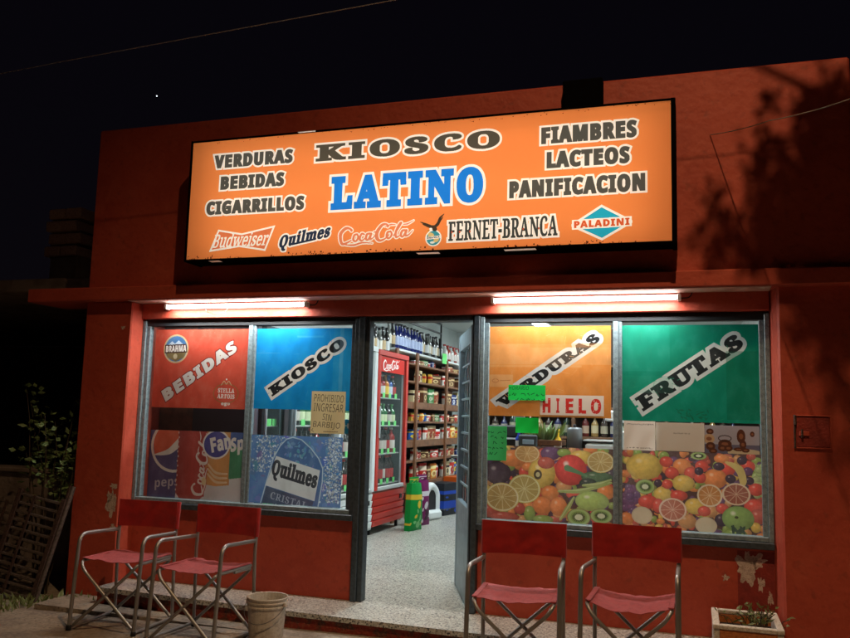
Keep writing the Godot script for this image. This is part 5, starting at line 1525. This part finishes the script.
func cloth(w: float, d: float, sag: float, thick: float, seed_: int, vertical: bool) -> SurfaceTool:
	# a hung canvas; x across, second axis along; sags between its sides
	var st := ST()
	st.set_smooth_group(1)
	var n := 14; var m := 8
	var f := FastNoiseLite.new(); f.seed = seed_; f.frequency = 1.6
	var P := func(i, j, s):
		var u := float(i) / n * 2 - 1; var v := float(j) / m * 2 - 1
		var k := sag * (1.0 - u * u) * (1.0 if vertical else (0.8 + 0.2 * v)) + 0.011 * f.get_noise_2d(u * 1.3, v * 1.1 + 5.0) + 0.003 * f.get_noise_2d(u * 5.0 + 20.0, v * 2.0)
		if vertical: return Vector3(u * w / 2, v * d / 2 - 0.004 * (1.0 - u * u) * v, -k + s * thick)
		return Vector3(u * w / 2, -k + s * thick, v * d / 2)
	for s in [0, 1]:
		for i in n:
			for j in m:
				quad(st, P.call(i, j, s), P.call(i, j + 1, s), P.call(i + 1, j + 1, s), P.call(i + 1, j, s))
	st.set_smooth_group(-1)
	for i in n:
		for j in [0, m]: quad(st, P.call(i, j, 0), P.call(i + 1, j, 0), P.call(i + 1, j, 1), P.call(i, j, 1))
	for j in m:
		for i in [0, n]: quad(st, P.call(i, j, 0), P.call(i, j + 1, 0), P.call(i, j + 1, 1), P.call(i, j, 1))
	return st

func chairs() -> void:
	var V := func(x, y, z): return Vector3(x, y, z)
	# [x of the middle, z of the backrest, turn, seat sag, words]
	var set_ := [[-3.61, 0.52, 0.05, 0.012, "red canvas director's chair under the can poster"], [-2.93, 0.64, -0.04, 0.022, "red canvas director's chair beside the white bucket"], [-0.905, 0.80, 0.07, 0.02, "red canvas director's chair beside the open shop door"], [-0.315, 0.72, -0.03, 0.045, "red canvas director's chair with a sagging seat near the planter"]]
	for a in set_:
		var t = thing("director_chair", a[4], "chair", Vector3(a[0], gy(a[0]), a[1] + 0.21), a[2], "red folding chairs outside the shop")
		var st
		for s in [-1, 1]:
			var x: float = s * 0.224
			st = ST(); tube(st, bend([V.call(x, 0.585, -0.2), V.call(x * 1.06, 0.60, 0.19), V.call(x * 1.06, 0.0, 0.235)], 0.07), 0.0125, 10); obj("arm_frame", st, M.chrome_tube, t)
			st = ST(); tube(st, [V.call(x, 0.0, -0.225), V.call(x, 0.5, -0.205), V.call(x, 0.79, -0.225)], 0.0115, 10); obj("back_post", st, M.chrome_tube, t)
			st = ST(); tube(st, [V.call(x * 1.03, 0.02, -0.22), V.call(x * 1.05, 0.02, 0.235)], 0.0105, 8); obj("floor_rail", st, M.chrome_tube, t)
			st = ST(); tube(st, bend([V.call(-x * 0.98, 0.03, 0.215), V.call(x * 0.8, 0.385, 0.215), V.call(x * 0.93, 0.43, 0.19), V.call(x * 0.93, 0.43, -0.19)], 0.045), 0.0105, 8); obj("cross_leg", st, M.chrome_tube, t)
			st = ST(); tube(st, bend([V.call(-x * 0.98, 0.03, -0.205), V.call(x * 0.8, 0.385, -0.205), V.call(x * 0.93, 0.415, -0.19), V.call(x * 0.93, 0.415, 0.0)], 0.04), 0.0105, 8); obj("cross_leg", st, M.chrome_tube, t)
			st = ST(); lathe(st, [Vector2(0, 0), Vector2(0.017, 0.0), Vector2(0.016, 0.03), Vector2(0.0126, 0.032)], 10, Transform3D(Basis(), V.call(x * 1.06, 0, 0.235))); obj("foot", st, M.rubber, t)
			st = ST(); lathe(st, [Vector2(0, 0), Vector2(0.016, 0.0), Vector2(0.015, 0.03), Vector2(0.0116, 0.032)], 10, Transform3D(Basis(), V.call(x, 0, -0.225))); obj("foot", st, M.rubber, t)
		var seat := obj("seat", cloth(0.432, 0.37, a[3], 0.003, int(a[0] * 10) + 60, false), M.faded_canvas, t)
		seat.position = V.call(0, 0.445, 0.0)
		for e in [-1, 1]:
			var st2 = ST(); box(st2, Vector3(e * 0.204, 0.4455, 0.0), Vector3(0.03, 0.006, 0.366), 0.0025); obj("seat_hem", st2, M.faded_canvas, t)
			st2 = ST(); tube(st2, [Vector3(e * 0.225, 0.608, -0.2125), Vector3(e * 0.225, 0.79, -0.2255)], 0.0165, 10); obj("back_sleeve", st2, M.red_canvas, t)
		var back := obj("backrest", cloth(0.456, 0.185, 0.022, 0.003, int(a[0] * 10) + 90, true), M.red_canvas, t)
		back.position = V.call(0, 0.70, -0.203)

func leaf(st: SurfaceTool, p: Vector3, d: Vector3, ln: float, wd: float) -> void:
	var s := d.cross(Vector3(rng.randfn(), rng.randfn(), rng.randfn())).normalized() * wd
	var n := d.cross(s).normalized() * wd * 0.35
	var a := p; var b := p + d * ln * 0.45 + n; var e := p + d * ln
	quad(st, a, b + s - n * 0.4, e, b); quad(st, a, b, e, b - s - n * 0.4)

func pavement_things() -> void:
	var st
	# bucket
	var bx := -2.545; var bz := 0.74
	var t = thing("bucket", "white plastic bucket with a wire handle beside the chair", "bucket", Vector3(bx, gy(bx), bz))
	st = ST(); lathe(st, [Vector2(0, 0.006), Vector2(0.098, 0.006), Vector2(0.1, 0.0), Vector2(0.104, 0.01), Vector2(0.119, 0.2), Vector2(0.1255, 0.202), Vector2(0.1258, 0.211), Vector2(0.12, 0.213), Vector2(0.1205, 0.226), Vector2(0.1268, 0.228), Vector2(0.127, 0.236), Vector2(0.1215, 0.238), Vector2(0.122, 0.25), Vector2(0.1275, 0.251), Vector2(0.1285, 0.258), Vector2(0.126, 0.262), Vector2(0.1215, 0.26), Vector2(0.118, 0.24), Vector2(0.101, 0.014), Vector2(0, 0.014)], 36, Transform3D.IDENTITY, false)
	obj("body", st, M.bucket_plastic, t)
	var hp := []
	for i in 15:
		var a := PI * i / 14.0
		hp.append(Vector3(-cos(a) * 0.134, 0.222 - sin(a) * 0.105, 0.02 + sin(a) * 0.115))
	st = ST(); tube(st, hp, 0.0025, 6); obj("handle", st, M.galvanised, t)
	for s in [-1, 1]:
		st = ST(); box(st, Vector3(s * 0.13, 0.222, 0.012), Vector3(0.016, 0.03, 0.03), 0.004); obj("handle_lug", st, M.bucket_plastic, t)
	# planter
	t = thing("planter_box", "white rimmed square planter box with an ochre front", "planter", Vector3(0.272, 0.04, 0.29))
	var w := 0.36; var d := 0.44; var h := 0.255
	for s in [-1, 1]:
		st = ST(); box(st, Vector3(s * (w / 2 - 0.016), h / 2 - 0.014, 0), Vector3(0.032, h - 0.03, d), 0.003); obj("side_panel", st, M.white_paint, t)
		st = ST(); box(st, Vector3(0, h / 2 - 0.014, s * (d / 2 - 0.016)), Vector3(w - 0.065, h - 0.03, 0.03), 0.003); obj("front_panel", st, M.ochre_paint, t)
		st = ST(); box(st, Vector3(s * (w / 2 - 0.015), h - 0.015, 0), Vector3(0.038, 0.026, d + 0.012), 0.004); obj("rim", st, M.white_paint, t)
		st = ST(); box(st, Vector3(0, h - 0.0155, s * (d / 2 - 0.014)), Vector3(w - 0.069, 0.025, 0.038), 0.004); obj("rim", st, M.white_paint, t)
	st = ST(); box(st, Vector3(0, 0.1, 0), Vector3(w - 0.066, 0.16, d - 0.064)); obj("soil", st, M.soil, t)
	var pl = thing("dry_plant", "small withered plant in the white rimmed planter", "plant", Vector3(0.32, 0.04 + 0.18, 0.27))
	st = ST()
	var lv = ST()
	for i in 34:
		var a := rng.randf() * TAU; var o := Vector3(rng.randfn(0, 0.045), 0, rng.randfn(0, 0.06))
		var e := o + Vector3(cos(a) * 0.07, 0.05 + rng.randf() * 0.1, sin(a) * 0.07)
		tube(st, [o, o.lerp(e, 0.5) + Vector3(0, 0.025, 0), e], 0.0022, 5)
		for k in 3: leaf(lv, o.lerp(e, 0.4 + 0.3 * k) + Vector3(0, 0.012, 0), Vector3(rng.randfn(), rng.randf(), rng.randfn()).normalized(), 0.03 + rng.randf() * 0.02, 0.007)
	obj("stems", st, M.stem, pl); obj("leaves", lv, M.leaf_pale, pl)
	# loop of bell wire hanging round the first batten
	var pts := []
	for i in 40:
		var a := TAU * i / 39.0 * 1.0
		pts.append(Vector3(-3.42 + cos(a) * 0.1 + 0.004 * sin(3 * a), 2.185 + sin(a) * 0.066, 0.125 + 0.012 * sin(a * 2)))
	st = ST(); tube(st, pts, 0.0022, 5)
	tag(obj("wire_loop", st, M.cable_pale), "thin pale wire loop hanging round the batten over the posters", "wire")

# ------------------------------------------------------------------ beyond the shop

func gate(at: Vector3, turn: float, lean: float, w: float, h: float, n: int, label: String) -> void:
	var t = thing("slatted_gate", label, "gate", at, turn)
	t.rotation.z = lean
	t.rotation.x = -0.16
	var st
	for s in [0, 1]:
		st = ST(); box(st, Vector3((s - 0.5) * w, h / 2, 0), Vector3(0.04, h, 0.04), 0.004); obj("stile", st, M.rusty_steel, t)
	st = ST(); box(st, Vector3(-0.12 * w, h / 2, 0.024), Vector3(0.024, h - 0.05, 0.008), 0.002); obj("strap", st, M.rusty_steel, t)
	for i in n:
		st = ST(); box(st, Vector3(0, 0.05 + (h - 0.09) * i / (n - 1), 0), Vector3(w - 0.042, 0.022, 0.03), 0.004); obj("slat", st, M.weathered_slat, t)

func neighbours() -> void:
	var st
	# things leaning at the corner of the shop
	gate(Vector3(-4.93, gy(-5.0), 0.36), 0.1, -0.17, 0.40, 0.80, 12, "dark steel gate of narrow slats leaning at the shop corner")
	gate(Vector3(-5.32, gy(-5.3), 0.22), 0.15, -0.17, 0.34, 0.74, 9, "shorter dark steel gate standing behind the leaning slatted one")
	for q in [[-4.66, 0.34, "rusty steel bar leaning beside the slatted gate"], [-4.585, 0.40, "pale edged steel bar leaning on the shop pillar"]]:
		st = ST(); tube(st, [Vector3(q[0] - 0.06, gy(q[0]), q[1]), Vector3(q[0] + 0.075, gy(q[0]) + 0.84, q[1] - 0.16)], 0.017, 8)
		tag(obj("steel_bar", st, M.rusty_steel if q[0] < -4.6 else M.weathered_slat), q[2], "bar")
	# low wall, carport slab and dark back wall next door
	var t = thing("garden_wall", "low rendered garden wall behind the slatted gates", "wall")
	st = ST(); slab(st, -9.0, -4.6, -0.2, 0.80, -0.75, -0.55, 0.01); obj("render", st, M.neighbour_render, t)
	st = ST(); slab(st, -9.0, -4.59, 0.801, 0.84, -0.79, -0.51, 0.008); obj("coping", st, M.neighbour_render, t)
	rebase(t, Vector3(-6.8, -0.2, -0.65))
	t = thing("carport", "flat roofed carport next door with a dark open bay", "carport")
	st = ST(); slab(st, -30.0, -5.14, 2.44, 2.56, -6.0, -0.5, 0.01); obj("roof", st, M.neighbour_render, t)
	st = ST(); slab(st, -30.0, -4.6, -0.2, 2.439, -6.2, -6.0); obj("back_wall", st, M.neighbour_render, t)
	st = ST(); slab(st, -10.9, -10.7, -0.2, 2.439, -0.8, -0.56, 0.01); obj("post", st, M.neighbour_render, t)
	rebase(t, Vector3(-8.0, -0.2, -3.2))
	t = thing("brick_stack", "short pale brick chimney on the flat roof next door", "chimney", Vector3(-5.99, 2.565, -1.2))
	st = ST(); box(st, Vector3(0.02, 0.16, -0.02), Vector3(0.34, 0.32, 0.3), 0.01); obj("base", st, M.neighbour_render, t)
	for row in 4:
		for k in 2:
			st = ST(); box(st, Vector3((k - 0.5) * 0.2 + (0.015 if row % 2 else -0.015) + rng.randfn(0, 0.006), 0.38 + row * 0.128, rng.randfn(0, 0.006)), Vector3(0.19, 0.1, 0.3), 0.008); obj("brick", st, M.brick_clay, t)
		st = ST(); box(st, Vector3(0, 0.3235 + row * 0.128, -0.02), Vector3(0.35, 0.013 if row == 0 else 0.027, 0.25)); obj("mortar", st, M.neighbour_render, t)
	# climbing shrub at the corner, weeds along the ground
	t = thing("shrub", "leafy shrub growing up beside the shop corner", "shrub", Vector3(-4.86, gy(-4.9), 0.12))
	st = ST()
	var lv = ST()
	for i in 13:
		var p := Vector3(rng.randfn(0, 0.03), 0, 0)
		var top := Vector3(rng.randfn(0.03, 0.11), 1.0 + rng.randf() * 0.62, rng.randfn(0, 0.08))
		var q := []
		for k in 7: 
			q.append(p.lerp(top, k / 6.0) + Vector3(rng.randfn(0, 0.016), 0, rng.randfn(0, 0.016)))
		tube(st, q, [0.008, 0.007, 0.006, 0.005, 0.004, 0.003, 0.002], 5)
		for k in 24:
			var f := 0.62 + 0.4 * rng.randf()
			var at := p.lerp(top, f)
			leaf(lv, at + Vector3(rng.randfn(0, 0.035), 0, rng.randfn(0, 0.035)), Vector3(rng.randfn(), rng.randf() * 0.8 - 0.3, rng.randfn()).normalized(), 0.045 + rng.randf() * 0.035, 0.014 + rng.randf() * 0.008)
	obj("stems", st, M.stem, t); obj("leaves", lv, M.leaf, t)
	lv = ST()
	for i in 520:
		var x := -5.5 + rng.randf() * 0.95; var z := 0.52 + rng.randf() * 0.5 - (x + 5.5) * 0.3
		if rng.randf() < 0.1: x = -4.55 + rng.randf() * 0.5; z = 0.2 + rng.randf() * 0.1
		leaf(lv, Vector3(x, gy(x), z), Vector3(rng.randfn(0, 0.6), 1, rng.randfn(0, 0.6)).normalized(), 0.03 + rng.randf() * 0.06, 0.006 + rng.randf() * 0.006)
	tag(obj("weeds", lv, M.leaf_pale), "low weeds growing along the wall foot by the gates", "weeds", "", "stuff")
	# overhead cables
	cable([Vector3(-6.6, 3.70, 1.0), Vector3(-4.26, 3.83, 1.0), Vector3(-1.725, 3.944, 1.0), Vector3(1.6, 4.06, 1.0)], 0.0026, 0.0, M.cable_pale, "thin overhead cable crossing the sky above the shop")
	cable([Vector3(0.122, 3.21, 0.175), Vector3(0.41, 3.035, 0.84), Vector3(0.72, 2.88, 1.5), Vector3(1.2, 2.7, 2.5)], 0.0028, 0.02, M.cable_pale, "pale service cable reaching the parapet beside the sign")
	# a bright star
	st = ST(); lathe(st, [Vector2(0, -0.35), Vector2(0.25, -0.25), Vector2(0.35, 0), Vector2(0.25, 0.25), Vector2(0, 0.35)], 10)
	var star := obj("star", st, M.star_glow)
	star.position = CAM + Basis.from_euler(Vector3(0.120091, 0.316497, 0.0267862)) * Vector3((157.0 - 425.0) / 821.75, (319.0 - 96.0) / 821.75, -1.0) * 480.0
	tag(star, "single bright star in the night sky over the shop", "star")
	# street tree beside the lamp; its shade falls on the parapet
	t = thing("street_tree", "street tree with a loose crown beside the street lamp", "tree", Vector3(2.175, 0.06, 1.95))
	st = ST()
	tube(st, [Vector3(0, 0, 0), Vector3(-0.05, 1.5, 0), Vector3(-0.15, 3.0, -0.05), Vector3(-0.8, 4.1, -0.05), Vector3(-1.7, 5.0, 0)], [0.12, 0.1, 0.085, 0.06, 0.025], 10)
	for i in 14:
		var a := Vector3(-0.2 - 0.05 * i, 3.2 + 0.1 * i, -0.1)
		var e := a + Vector3(rng.randfn(-0.5, 0.45), 0.4 + rng.randf() * 0.6, rng.randfn(-0.1, 0.45))
		tube(st, [a, a.lerp(e, 0.5) + Vector3(0, 0.08, 0), e], [0.03, 0.018, 0.006], 6)
	obj("trunk", st, M.bark, t)
	lv = ST()
	for cl in [[Vector3(-1.64, 4.88, -0.06), 0.23, 0.25, 150], [Vector3(-1.80, 4.65, -0.06), 0.26, 0.07, 60], [Vector3(-1.62, 4.36, -0.06), 0.16, 0.14, 50], [Vector3(-1.35, 5.0, 0.0), 0.2, 0.3, 60]]:
		for i in cl[3]:
			var a := rng.randf() * TAU
			var q := sqrt(rng.randf()) * (0.8 + 0.35 * sin(a * 3.0 + cl[1] * 20.0))
			var cc: Vector3 = cl[0] + Vector3(cos(a) * q * cl[1], sin(a) * q * cl[2], rng.randfn(0, 0.08))
			for k in 16:
				leaf(lv, cc + Vector3(rng.randfn(0, 0.022), rng.randfn(0, 0.022), rng.randfn(0, 0.05)), Vector3(rng.randfn(), rng.randfn(), rng.randfn()).normalized(), 0.035 + rng.randf() * 0.03, 0.013)
	obj("crown", lv, M.leaf, t)

func cable(pts: Array, r: float, sag: float, m: Material, label: String) -> void:
	var out := []
	for i in pts.size() - 1:
		for k in 12:
			var f := k / 12.0
			var p: Vector3 = pts[i].lerp(pts[i + 1], f)
			p.y -= sag * 4.0 * f * (1.0 - f) * 0.5
			out.append(p)
	out.append(pts[-1])
	var st = ST(); tube(st, out, r, 6)
	tag(obj("overhead_cable", st, m), label, "cable")
